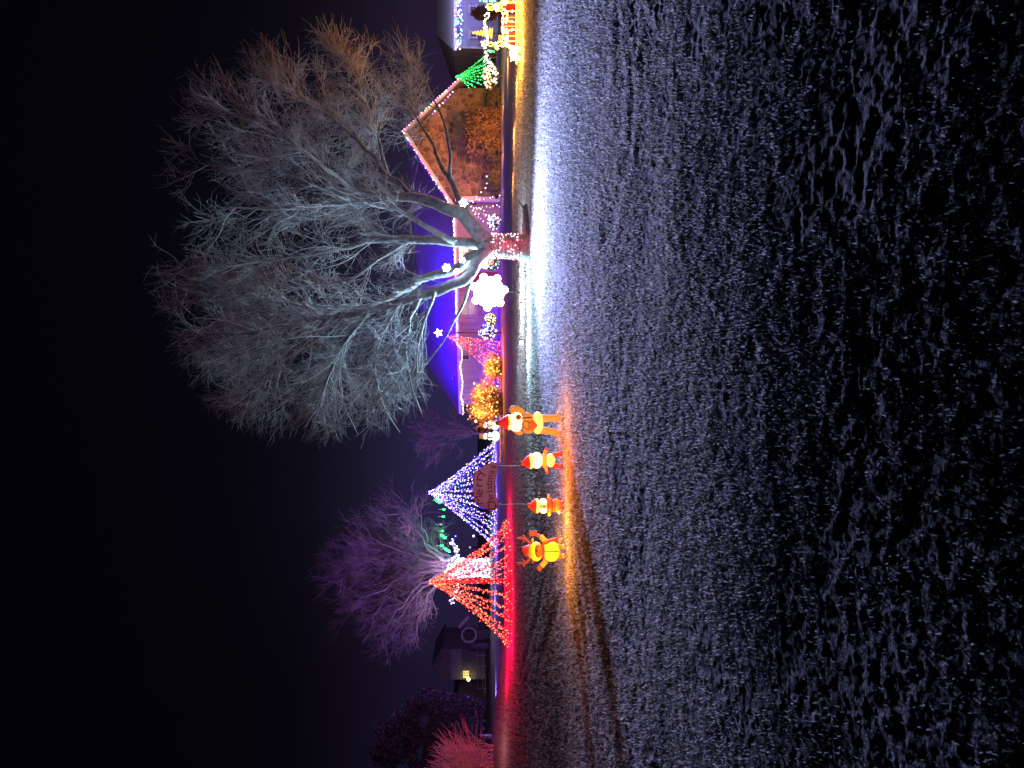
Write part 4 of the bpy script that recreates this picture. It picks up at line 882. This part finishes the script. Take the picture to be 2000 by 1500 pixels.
mb = MB(); mb.tube([P(897, 1226, D), P(917, 1205, D)], .22, 4); mb.build('chute', mat('pale_iron', (0, 0, 0)), wg); mb = MB(); mb.tube([P(915, 1206, D), [P(915, 1206, D)[0], D, gzz - .1]], .06, 5); mb.tube([P(905, 1222, D), [P(905, 1222, D)[0], D, gzz - .1]], .06, 5); mb.build('chute_leg', DARKM, wg)
mb = MB(); cb = P(915, 1262, D + 1); mb.ball((cb[0], D + 1, (cb[2] + gzz) / 2), (.55, .6, (cb[2] - gzz) / 2 + .3), boxy=.7); mb.build('hopper', DARKM, wg, True)
fc = thing('pipe_fence', 'low pale pipe fence along the far field edge before barn', 'fence', (P(940, 1250, 92)[0], 92, gz(-30, 92)))
px_ = [P(940, y, 92)[0] for y in np.linspace(1172, 1345, 9)]
for x in px_: mb = MB(); g_ = gz(x, 92); mb.tube([(x, 92, g_ - .2), (x, 92, g_ + 1.2)], .05, 6); mb.build('post', WHITE, fc)
for h in (.5, 1.1):
    mb = MB(); mb.tube([(x, 91.93, gz(x, 92) + h + rng.normal(0, .06)) for x in px_], .045, 6); mb.build('rail', WHITE, fc)
for lab, x, y, Y in (('small white yard lamp on dark pole between light cones', 925, 1047, 100), ('dim second yard lamp lower on pole near the red cone', 918, 1069, 103)):
    c = P(x, y, Y); r = thing('yard_lamp', lab, 'yard lamp', (c[0], Y, gz(c[0], Y))); mb = MB(); mb.tube([(c[0], Y, gz(c[0], Y) - .2), (c[0], Y, c[2])], .09, 6); mb.build('pole', FLOOD, r); mb = MB(); mb.ball(c, .15); mb.build('globe', glow('yard_lamp_glow' + ('2' if Y > 101 else ''), (3, 2.8, 2.4) if Y < 101 else (.6, .5, .5), 1.0), r, True)
def in_poly(px, py, poly):
    c = np.zeros(len(px), bool); n = len(poly)
    for i in range(n):
        x1, y1 = poly[i]; x2, y2 = poly[(i + 1) % n]; k = (y1 > py) != (y2 > py); c ^= k & (px < (x2 - x1) * (py - y1) / (y2 - y1 + 1e-9) + x1)
    return c
D = 58; poly = [(722, 1462), (735, 1430), (765, 1400), (790, 1376), (830, 1352), (870, 1352), (905, 1362), (942, 1372), (942, 1500), (870, 1510), (790, 1500), (735, 1492)]
cb = P(945, 1440, D); lamp(P(870, 1400, 50), (.5, .15, 1), 330, tl if False else BR, .3); cf = thing('conifer', 'dark purple tinted conifer at lower left behind dry grass', 'tree', (cb[0], D, gz(cb[0], D)))  # purple lamp added without a fixture, to light the conifer
x = rng.uniform(715, 945, 9000); y = rng.uniform(1345, 1512, 9000); k = in_poly(x, y, poly) & (vnoise(x / 10, y / 10, 31) * .6 + vnoise(x / 4, y / 4, 32) * .4 > .50); pts = np.array([P(a, b, D + c) for a, b, c in zip(x[k], y[k], rng.uniform(-2.2, 2.2, k.sum()))])
leaves(np.repeat(pts, 5, 0) + rng.normal(0, .16, (len(pts) * 5, 3)), .17, LEAFE, 'crown', cf); mb = MB(); mb.tube([(cb[0], D, gz(cb[0], D) - .2), P(800, 1440, D)], .2, 8); mb.build('trunk', BARK, cf)
D = 36; bx_ = P(955, 1548, D); gzp = gz(bx_[0], D)
STRAW = mat('dry_straw', (.50, .46, .42), .8, var=.4, scale=3)
pg = thing('pampas_grass', 'big clump of dry feathery grass lit red at picture corner', 'grass clump', (bx_[0], D, gzp)); n = 5200
st = np.stack([bx_[0] + rng.normal(0, .6, n), D + rng.normal(0, .5, n), np.full(n, gzp - .1)], 1); d = np.stack([rng.normal(0, .24, n), rng.normal(0, .24, n), np.ones(n)], 1)
v, f = tubes(grow(st, d, rng.uniform(1.2, 3.5, n), 8, .16, np.array([0, 0, -.07])), np.full(n, .016), np.full(n, .009)); stuff(quick('blade', v, f, STRAW, pg))
lg_ = grow(st[:60], d[:60], rng.uniform(2, 3.9, 60), 6, .05, np.zeros(3)); v, f = tubes(lg_, np.full(60, .02), np.full(60, .02)); stuff(quick('plume', v, f, STRAW, pg))

# lights in the far round tree
tl = thing('trunk_lights', 'dense white and blue bulbs wrapped round far tree behind red cone', 'string lights', (P(955, 1110, 75)[0], 74.5, gz(-18, 75)))
D = 74; cl = [(957, 1109, 17, 0), (930, 1109, 15, 0), (905, 1110, 17, 0), (885, 1106, 16, 0), (873, 1106, 14, 0)]; q = resample(np.array([(*P(a, b, D), r * D / FPX) for a, b, r, _ in cl]), 10); Q = [wrap_points(q, 620)]
for l in ([(905, 1100), (893, 1085), (889, 1072), (884, 1060), (886, 1052)], [(900, 1125), (893, 1140), (892, 1152), (889, 1165), (883, 1176)], [(893, 1098), (880, 1112), (872, 1116)], [(898, 1112), (882, 1128), (873, 1130)]):
    p = resample(np.array([P(a, b, D) for a, b in l]), 70); Q.append(p + rng.normal(0, .13, p.shape))
    mb = MB(); mb.tube(p, .1, 6); mb.build('wrapped_branch', TWIG, tl, True)
Q = np.vstack(Q); mb = MB(); mb.tube(resample(q[:, :3] + [0, -.5, 0], 12), .02, 4); mb.build('wire', WIRE, tl)
bulbs(Q, rng.uniform(.05, .085, len(Q)), pick([(4, 4, 5), (1.2, 1, 5), (5, 4.4, 4.6), (4, 1.4, 3.6), (1.2, 3, 3.4), (.1, .05, 1.2)], [5, 3, 4, 1, 1, 2], len(Q)), tl)
for x, y in ((900, 1108), (930, 1110), (880, 1100)): lamp(P(x, y, 72.6), (.45, .38, 1), 110, tl, .3)
lamp(P(872, 1108, 72), (1, .55, .8), 170, tl, .4); lamp(P(840, 1180, 70), (.9, .5, .8), 160, tl, .4); lamp(P(800, 1040, 66), (1, .5, .7), 260, tl, .4); lamp(P(880, 815, 62), (1, .2, .2), 200, FAN, .3)  # last lamp is added to redden the bush behind the house end
for k, (x, y, ln, lit) in enumerate(((855, 979, .75, 1), (867, 995, .3, 1), (866, 1009, .3, 1), (861, 1024, .3, 0), (864, 1037, .3, 1), (866, 1048, .7, 1), (863, 1066, .35, 1), (873, 1074, .8, 1))):
    c = P(x, y, 73); dz = np.array([.55, 0, .84]) * ln if ln > .5 else np.array([0, 0, ln])
    wh = ('brightest', 'small', 'small', 'unlit white', 'small', 'bright slanted', 'small', 'large lowest')[k]; nb = ('next to tip of white light cone', 'second from the white light cone', 'third from the white light cone', 'fourth from the white light cone', 'fifth from the white light cone', 'with strong glow above far trunk', 'just above the largest lit drop', 'nearest the wrapped far trunk')[k]
    r = thing('drop_light', f'{wh} green drop light {nb}' if lit else f'unlit white drop light {nb}', 'tube light', c, 'green drop lights in the far tree'); mb = MB(); mb.tube([c - dz * .5, c - dz * .3, c + dz * .3, c + dz * .5], [.05, .13, .13, .05] if ln > .5 else [.05, .1, .1, .05], 8); mb.build('tube', glow('green_drop', (.10, 3.0, .35), 1.0) if lit else WHITE, r, True)
    mb = MB(); mb.tube([c + dz * .5, P(x - 11, y, 73)], .02, 4); mb.build('cord', WHITE, r)
lamp(P(856, 980, 72.3), (.05, 1, .15), 90, tl, .2); lamp(P(868, 1052, 72.3), (.05, 1, .15), 180, tl, .2)

# ------------------------------------------------------------------ Merry Christmas sign
D = 19.0
sg = thing('christmas_sign', 'pink banner shaped sign reading Merry Christmas on two thin posts', 'sign', (P(970, 948, D)[0], D, gz(P(970, 948, D)[0], D)))
SIGNM = bpy.data.materials.new('pink_sign_board'); SIGNM.use_nodes = True; t = SIGNM.node_tree; b_ = t.nodes['Principled BSDF']; b_.inputs['Base Color'].default_value = (.50, .28, .32, 1); b_.inputs['Roughness'].default_value = .6
tr_ = t.nodes.new('ShaderNodeBsdfTranslucent'); tr_.inputs[0].default_value = (.6, .36, .42, 1); mx_ = t.nodes.new('ShaderNodeMixShader'); mx_.inputs[0].default_value = .45; t.links.new(b_.outputs[0], mx_.inputs[1]); t.links.new(tr_.outputs[0], mx_.inputs[2]); t.links.new(mx_.outputs[0], t.nodes['Material Output'].inputs[0])
zz = [(835, 640), (836, 605), (850, 585), (930, 530), (1000, 490), (1040, 478), (1080, 485), (1102, 505), (1103, 530), (1075, 620), (1062, 720), (1060, 760), (1068, 830), (1098, 905), (1103, 945), (1092, 985), (1060, 1005), (1020, 1008), (960, 985), (870, 952), (848, 925), (832, 860), (822, 750)]
Z2 = lambda a, b, Y=D: P(780 + a * .175, 820 + b * .1748, Y)
mb = MB(); mb.prism([Z2(a, b) for a, b in zz], (0, .03, 0)); mb.build('board', SIGNM, sg)
RIM = mat('sign_edge_trim', (.5, .22, .26), .6); mb = MB(); mb.tube([Z2(a, b, D - .005) for a, b in zz + zz[:1]], .012, 6); mb.build('edge_trim', RIM, sg)
for y in (911, 986):
    c = P(945, y, D + .06); c[0] = P(972, y, D)[0]; mb = MB(); mb.tube([(c[0], D + .06, gz(c[0], D) - .15), (c[0], D + .06, P(950, y, D)[2])], .012, 6); mb.build('post', mat('bare_steel', (.20, .19, .20), .5, metal=.3), sg)
LET = mat('dark_red_letters', (.34, .012, .05), .5)
def letter(ch, x, z, h, rot, wscale=1.0):
    fc_ = bpy.data.curves.new('letter', 'FONT'); fc_.body = ch; fc_.extrude = .015; fc_.offset = .008 if ch != 'M' else -.012; fc_.align_x = 'CENTER'; fc_.size = 1.0
    o = bpy.data.objects.new('tmp', fc_); me = bpy.data.meshes.new_from_object(o); bpy.data.objects.remove(o); v = np.array([q.co[:] for q in me.vertices]); f = [tuple(p.vertices) for p in me.polygons]
    if len(v) == 0: return
    s_ = h * 1.14 / .72; v = v * [s_ * wscale, s_, 1]; ca, sa = math.cos(rot), math.sin(rot); V = np.stack([x + v[:, 0] * ca - v[:, 1] * sa, D - .018 - v[:, 2], z + v[:, 0] * sa + v[:, 1] * ca], 1)
    mb = MB(); mb.add(V, f); mb.build('letter', LET, sg); bpy.data.meshes.remove(me)
for ch, a, b, h, rt in (('M', 938, 890, .195, .10), ('e', 930, 805, .19, .03), ('r', 925, 725, .19, -.02), ('r', 925, 658, .19, -.06), ('y', 932, 595, .19, -.12)): c = Z2(a, b); letter(ch, c[0], c[2], h, rt, 1.15)
for ch, a, b, h, rt in (('C', 1080, 955, .19, .30), ('h', 1058, 890, .19, .2), ('r', 1046, 838, .16, .12), ('i', 1040, 797, .17, .06), ('s', 1036, 757, .16, .0), ('t', 1036, 716, .17, -.03), ('m', 1042, 657, .16, -.12), ('a', 1058, 590, .16, -.2), ('s', 1078, 530, .17, -.26)): c = Z2(a, b); letter(ch, c[0], c[2], h, rt, 1.0)

# ------------------------------------------------------------------ glowing yard figures in the foreground row
fab = lambda n, c, st, v=.25: glow(n, c, st * 1.1, var=min(.85, v + .3), scale=34)
F_WHITE = fab('lit_white_fabric', (1.5, 1.38, .95), 1.0, .2); F_CREAM = fab('lit_cream_fabric', (1.25, .98, .28), 1.0, .3); F_YEL = fab('lit_yellow_fabric', (1.35, .88, .03), 1.0, .2); F_RED = fab('lit_red_fabric', (.85, .03, .02), 1.0, .5)
F_TAN = fab('lit_tan_fabric', (.60, .27, .05), 1.0, .5); F_BRN = fab('lit_brown_fabric', (.22, .06, .022), 1.0, .5); F_ORG = fab('lit_orange_fabric', (.85, .22, .03), 1.0, .5); F_DRED = fab('dim_red_fabric', (.30, .02, .025), 1.0, .5)
BRN = mat('dark_brown_felt', (.10, .035, .025), .8, emit=(.06, .015, .012), estr=1.0, sampling='NONE'); BLK = mat('black_felt', (.02, .015, .015), .7); MAR = mat('maroon_felt', (.11, .03, .035), .8, emit=(.085, .016, .02), estr=1.0, sampling='NONE')
def figure(name, label, cat, x, y):
    b = G(x, y); return thing(name, label, cat, b, 'glowing fabric yard figures'), b[1]
def hat(root, D, tip, br, y0, y1, tipm=None):
    s = D / FPX; a = P(tip[0], tip[1], D); c = P(br[1], br[2] if len(br) > 2 else (y0 + y1) / 2, D); w = (y1 - y0) / 2 * s; n = 8; pl = np.array([np.append(c + (a - c) * t, w * (1 - t ** 1.25) + .006) for t in np.linspace(0, .93, n)])
    mb = MB(); mb.tube(pl[:, :3], pl[:, 3], 14); mb.build('hat', F_RED, root, True)
    mb = MB(); mb.ball(a + (c - a) * .12, w * .36); mb.build('hat_tip', tipm or BRN, root, True)
# dog
dg_, D = figure('dog_figure', 'tall glowing dog figure in red pointed hat holding brown bag', 'yard figure', 1095, 828); s = D / FPX
hat(dg_, D, (970, 826), (0, 993), 810, 840)
mb = MB(); mb.ball(P(994, 825, D), (15.5 * s, 15 * s, 4.5 * s), boxy=.75); mb.build('hat_brim', F_CREAM, dg_, True)
for k in range(7): mb = MB(); y = 812 + k * 4.4; mb.box(P(994, y, D - (.150 - .012 * abs(k - 3) ** 1.6)), (1.4 * s, .02, 7 * s)); mb.build('brim_stripe', BLK, dg_)
pball(dg_, 'head', 1008, 824, 14, 19, D, F_WHITE, rd=16, boxy=.8); pball(dg_, 'nose', 1013, 815, 5, 5, D, BRN, dv=-.165, rd=3.5)
for x, y in ((1004, 820), (1003, 807)): pball(dg_, 'eye', x, y, 1.2, 1.1, D, BLK, dv=-.15, rd=1.2)
ptube(dg_, 'ear', [(1003, 806, 3.5), (998, 800, 5.5), (1004, 797, 6), (1014, 800, 6), (1022, 805, 5), (1028, 809, 2.5)], D, F_TAN); ptube(dg_, 'ear', [(1004, 841, 3), (1012, 846, 4, .08), (1020, 846, 3, .1)], D, F_TAN)
pball(dg_, 'vest', 1031, 827, 13, 20, D, F_TAN, rd=13, boxy=.75); pball(dg_, 'skirt', 1050, 826, 11, 22, D, F_CREAM, rd=15, boxy=.9); mb = MB(); mb.ball(P(1019, 826, D), (17 * s, 13 * s, 1.3 * s)); mb.build('collar', BLK, dg_, True)
mb = MB(); mb.tube([P(1019, 817, D - .13), P(1028, 816, D - .17), P(1038, 815, D - .16)], .012, 5); mb.build('strap', BLK, dg_)
ptube(dg_, 'arm', [(1024, 812, 4), (1031, 808, 4, -.1), (1037, 812, 3.6, -.16)], D, F_TAN); ptube(dg_, 'arm', [(1024, 842, 4), (1033, 843, 4, -.1), (1039, 836, 3.6, -.18)], D, F_TAN)
for y0, y1 in ((817, 816), (841, 846)): ptube(dg_, 'leg', [(1056, y0, 7), (1068, y0, 7), (1080, (y0 + y1) / 2, 6.5), (1094, y1, 6)], D, F_TAN)
for y in (811, 848): pball(dg_, 'foot', 1091, y, 4.5, 7.5, D, F_TAN, dv=-.04, rd=7)
bg_ = thing('brown_bag', 'heart shaped brown bag held against the dog figure', 'bag', P(1046, 832, D - .2)); mb = MB()
hp = [(1048 - 9 * (.13 * 13 * math.cos(t) - 5 / 16 * 1.3 * math.cos(2 * t) - .16 * math.cos(3 * t)) * .55 - 7, 831 + 10 * math.sin(t) ** 3 * 1.1) for t in np.linspace(0, 2 * math.pi, 25)[:-1]]
mb.prism([P(a, b, D - .24) for a, b in hp], (0, .06, 0)); mb.build('bag_body', F_BRN, bg_); mb = MB(); mb.tube([P(1033, 838, D - .22), P(1024, 836, D - .2), P(1021, 828, D - .19), P(1024, 822, D - .2), P(1033, 824, D - .22)], .012, 5); mb.build('handle', BRN, bg_)
# polar bear
pb, D = figure('bear_figure', 'short white bear figure in red cap with yellow belly, next to dog', 'yard figure', 1099, 900); s = D / FPX
hat(pb, D, (1017, 906), (0, 1035, 902), 889, 915); pball(pb, 'hat_brim', 1037, 901, 6, 15, D, F_CREAM, rd=14); pball(pb, 'head', 1048, 899, 12.5, 16, D, F_WHITE, rd=14); pball(pb, 'muzzle', 1051, 901, 6, 9, D, F_WHITE, dv=-.11, rd=7)
pball(pb, 'nose', 1043, 893, 1.4, 1.6, D, BLK, dv=-.135, rd=1.4); mb = MB(); mb.tube([P(1041, 893, D - .13), P(1038, 891, D - .13)], .008, 5); mb.build('brow', BRN, pb)
for y in (890, 912): pball(pb, 'ear', 1036, y, 3, 3, D, F_RED, rd=2.5)
pball(pb, 'scarf', 1063, 899, 5, 15, D, F_TAN, rd=12, boxy=.85); pball(pb, 'body', 1075, 899, 9.5, 13.5, D, F_CREAM, rd=12)
ptube(pb, 'arm', [(1064, 888, 3.5), (1065, 882, 3.5), (1066, 879, 3)], D, F_ORG); ptube(pb, 'arm', [(1065, 911, 3), (1067, 917, 3), (1068, 921, 2.6)], D, F_ORG); pball(pb, 'mitten', 1067, 877, 4, 3, D, MAR); pball(pb, 'mitten', 1069, 922, 3.5, 3, D, MAR)
for y, yb in ((889, 886), (909, 911)): ptube(pb, 'leg', [(1080, y, 5), (1088, (y + yb) / 2, 4.6), (1093, yb, 4)], D, F_RED); pball(pb, 'boot', 1095, yb, 4.5, 5.5, D, MAR, dv=-.03, rd=7)
# penguin
pn, D = figure('penguin_figure', 'small penguin figure in red hat and red sweater between the sign posts', 'yard figure', 1102, 988); s = D / FPX
hat(pn, D, (1031, 988), (0, 1047), 974, 1002); pball(pn, 'hat_brim', 1049, 988, 4.5, 14, D, F_CREAM, rd=13, boxy=.85); pball(pn, 'head', 1060, 988, 10, 13.5, D, F_TAN, rd=12)
for y in (980.5, 995.5): pball(pn, 'cheek', 1061, y, 7.5, 7.2, D, F_WHITE, dv=-.06, rd=7)
pball(pn, 'beak', 1063, 990, 2.6, 3, D, BRN, dv=-.14, rd=3)
for y in (982, 994): pball(pn, 'eye', 1058, y, 1.2, 1.1, D, BLK, dv=-.13, rd=1.1)
pball(pn, 'body', 1085, 987, 11, 13, D, F_ORG, rd=11); pball(pn, 'sweater', 1074, 987, 7, 14.5, D, F_RED, rd=12.5, boxy=.8)
for k in range(7): mb = MB(); y = 976 + k * 3.7; mb.box(P(1083, y, D - .107 + .006 * abs(k - 3) ** 1.5), (1.8 * s, .02, 4.5 * s)); mb.build('sweater_stripe', BRN, pn)
ptube(pn, 'wing', [(1072, 1000, 3), (1074, 1005, 2.5), (1071, 1007, 1.5)], D, F_ORG); ptube(pn, 'wing', [(1072, 974, 3), (1071, 968, 2.6), (1073, 966, 1.6)], D, F_ORG); pball(pn, 'tail', 1092, 1000, 3, 4, D, F_CREAM)
for y in (982, 992): pball(pn, 'foot', 1098, y, 4, 4, D, F_RED, dv=-.03, rd=6)
# reindeer
rd_, D = figure('reindeer_figure', 'glowing yellow reindeer figure with brown antlers and red scarf waving', 'yard figure', 1103, 1077); s = D / FPX
hat(rd_, D, (1017, 1071), (0, 1031), 1063, 1088, BLK); pball(rd_, 'hat_brim', 1034, 1076, 4, 13.5, D, F_ORG, rd=13, boxy=.85); pball(rd_, 'head', 1047, 1077, 13, 19, D, F_YEL, rd=15); pball(rd_, 'muzzle', 1052, 1076, 7.5, 13.5, D, F_BRN, dv=-.12, rd=8, boxy=.85); pball(rd_, 'nose', 1049, 1076, 1.8, 2.2, D, BLK, dv=-.205, rd=1.8)
for y in (1070, 1084): pball(rd_, 'eye', 1041, y, 1.4, 1.2, D, BLK, dv=-.14, rd=1.2)
for y in (1055, 1097): pball(rd_, 'ear', 1040, y, 3, 4, D, F_ORG if y < 1070 else MAR, rd=2.5)
for sg_, o_y in ((-1, 1062), (1, 1090)):
    ptube(rd_, 'antler', [(1036, o_y, 2.4), (1029, o_y + sg_ * 7, 3), (1023, o_y + sg_ * 11, 3.6), (1016, o_y + sg_ * 10.5, 2.6), (1009, o_y + sg_ * 10.5, 2.4)], D, MAR)
    ptube(rd_, 'antler', [(1023, o_y + sg_ * 10, 3), (1023, o_y + sg_ * 15, 2.6), (1021, o_y + sg_ * 17, 1.6)], D, MAR); ptube(rd_, 'antler', [(1024, o_y + sg_ * 9, 3), (1021, o_y + sg_ * 4, 2.4), (1020, o_y + sg_ * 2, 1.6)], D, MAR)
pball(rd_, 'body', 1077, 1077, 16, 19.5, D, F_YEL, rd=16, boxy=.9); mb = MB(); mb.tube([P(x, 1077.5, D - .158 + .012 * abs(x - 1077) ** 2 / 90) for x in (1064, 1070, 1077, 1084, 1090)], .010, 5); mb.build('jacket_seam', BRN, rd_)
pball(rd_, 'scarf', 1061, 1076, 3, 17, D, F_RED, dv=-.02, rd=14); ptube(rd_, 'scarf_tail', [(1064, 1062, 3.4, -.14), (1074, 1056, 3.6, -.15), (1087, 1053, 3.6, -.13)], D, F_RED)
ptube(rd_, 'arm', [(1069, 1059, 5), (1062, 1054, 5.4), (1056, 1047, 5)], D, F_ORG); ptube(rd_, 'arm', [(1067, 1095, 5), (1062, 1101, 5.4), (1057, 1106, 5)], D, F_ORG); pball(rd_, 'mitten', 1051, 1046, 4, 4.5, D, BRN); pball(rd_, 'mitten', 1053, 1111, 5.5, 5.5, D, BRN)
for y in (1068, 1086): ptube(rd_, 'leg', [(1088, y, 6), (1096, y, 5), (1101, y, 4.6)], D, F_ORG); pball(rd_, 'foot', 1101, y, 3.5, 5, D, F_TAN, dv=-.04, rd=7)
ptube(rd_, 'tail', [(1092, 1058, 3), (1096, 1054, 3), (1099, 1051, 1.6)], D, F_TAN)
ln = thing('red_lantern', 'small dark red lantern held up by the reindeer figure', 'lantern', P(1043, 1042, D)); mb = MB(); mb.box(P(1041, 1042, D), (9 * s, 8 * s, 10 * s)); mb.build('body', F_DRED, ln)
for x in (1035, 1047): mb = MB(); mb.box(P(x, 1042, D), (11 * s, 10 * s, 1.8 * s)); mb.build('cap' if x < 1040 else 'base', MAR, ln)
mb = MB(); mb.tube([P(1034, 1039, D), P(1031, 1042, D), P(1034, 1045, D)], .01, 5); mb.build('handle', MAR, ln)
for y in (1037.5, 1046.5): mb = MB(); mb.box(P(1041, y, D - .03), (1 * s, .02, 11 * s)); mb.build('lantern_bar', BLK, ln)
# warm ground glow of the figures
for x, y, Y, w, c, r in ((1068, 812, 13.3, 60, (1, .30, .03), dg_), (1060, 834, 14.6, 40, (1, .3, .03), dg_), (1070, 862, 13.5, 70, (1, .13, .01), dg_), (1066, 885, 13.2, 50, (1, .13, .01), pb), (1068, 918, 13.4, 70, (1, .14, .01), pb), (1066, 948, 13.6, 50, (1, .12, .01), pb), (1070, 975, 13.3, 30, (1, .25, .02), pn), (1074, 1012, 13.5, 75, (1, .40, .02), pn), (1065, 1040, 13.2, 36, (1, .30, .02), rd_), (1064, 1082, 13.1, 60, (1, .31, .02), rd_), (1068, 1116, 13.3, 45, (1, .26, .02), rd_), (1060, 1060, 14.8, 30, (1, .26, .02), rd_)):
    lamp(P(x - 3, y, Y), c, w * .7, r, .15)
# snowmen by the house
SNW = glow('lit_white_plastic', (1.8, 1.65, 1.1), 1.0, var=.15, scale=5)
for lab, yc, xb, kind in (('lit snowman with tall hat in front of orange bush', 782, 975, 0), ('lit snowman half behind the red hat of dog figure', 830, 974, 1), ('lit snowman left of the dog, at end of white light cone', 852, 975, 2)):
    b = G(975, yc); D = b[1]; r = thing('lit_snowman', lab, 'snowman light', b, 'lit plastic snowmen near the house'); k = (xb - 938) / 40
    pball(r, 'base_ball', xb - 8 * k, yc, 9 * k, 11 * k, D, SNW); pball(r, 'chest', xb - 20 * k, yc, 6.5 * k, 8 * k, D, SNW); pball(r, 'head', xb - 29 * k, yc, 5.5 * k, 6.5 * k, D, SNW)
    mb = MB(); s_ = D / FPX * k; cc = P(xb - 36 * k, yc, D); mb.lathe(cc, [(7 * s_, -2.4 * s_), (7 * s_, -1.2 * s_), (5.2 * s_, -1.2 * s_), (5 * s_, 6 * s_)], 14); mb.build('hat', SNW if kind == 0 else F_TAN, r, True)
    mb = MB(); mb.ball(P(xb - 24 * k, yc, D), (7.2 * s_, 7 * s_, 1.5 * s_)); mb.tube([P(xb - 23 * k, yc + 3 * k, D - 7 * s_), P(xb - 13 * k, yc + 2 * k, D - 9.5 * s_)], 1.3 * s_, 6); mb.build('scarf', F_DRED, r, True)
    for e_ in (-2, 2): pball(r, 'eye', xb - 30 * k, yc + e_ * k, .8, .8, D, BLK, dv=-6 * s_, rd=.8)
    pball(r, 'nose', xb - 28 * k, yc, 1, 1.2, D, F_ORG, dv=-6.8 * s_, rd=2); lamp(P(xb - 6, yc, D - 1.0), (1, .78, .45), 25, r, .2)
cd2 = thing('extension_cord', 'orange extension cord lying across the lawn before snowmen', 'cord', G(978, 780)); mb = MB(); mb.tube([G(978.5 + .6 * math.sin(y * .3), y) + [0, 0, .05] for y in range(735, 906, 6)], .035, 6); mb.build('cord', glow('orange_cord_painted_glow', (.55, .20, .05), .8), cd2); mb = MB(); mb.box(G(978, 735) + [0, 0, .08], (.2, .15, .15)); mb.build('plug', FLOOD, cd2)  # cord is no lamp; its lit look is put in as emission
lg = thing('fallen_log', 'dark fallen log lying on the grass right of the trunk', 'log', G(1033, 420)); q = np.array([G(1033, y) + [0, 0, .10] for y in (398, 412, 425, 440, 456)]) + rng.normal(0, .02, (5, 3)); mb = MB(); mb.tube(q, [.05, .09, .10, .11, .12], 9); mb.build('log_body', BARK, lg, True); mb = MB(); mb.tube([q[1], q[1] + [.3, -.1, .22]], [.04, .02], 6); mb.build('branch_stub', BARK, lg)
for lab, x, y, dx in (('thin upright stick in grass left of the trunk', 1012, 522, -10), ('small forked twig in the grass under snowflake', 1014, 544, -9)):
    b = G(1024, y); r = thing('twig', lab, 'twig', b); mb = MB(); mb.tube([b - [0, 0, .05], b + [.05, 0, .2], b + [.02, 0, .42]], [.012, .01, .006], 5); mb.build('stem', TWIG, r); mb = MB(); mb.tube([b + [.05, 0, .2], b + [.16, 0, .32]], [.008, .005], 5); mb.build('side_shoot', TWIG, r)

# ------------------------------------------------------------------ thin night mist
def haze(dens):
    mb = MB(); mb.box((0, 235, 14.5), (2800, 560, 31.4)); M = bpy.data.materials.new('mist'); M.use_nodes = True; t = M.node_tree
    for n in list(t.nodes): t.nodes.remove(n)
    o = t.nodes.new('ShaderNodeOutputMaterial'); v = t.nodes.new('ShaderNodeVolumePrincipled'); v.inputs['Color'].default_value = (.9, .9, .92, 1); v.inputs['Density'].default_value = dens; v.inputs['Anisotropy'].default_value = .3
    t.links.new(v.outputs[0], o.inputs['Volume']); h = mb.build('haze', M); h['kind'] = 'stuff'; M.cycles.homogeneous_volume = True
haze(.00008)
S.cycles.volume_bounces = 0
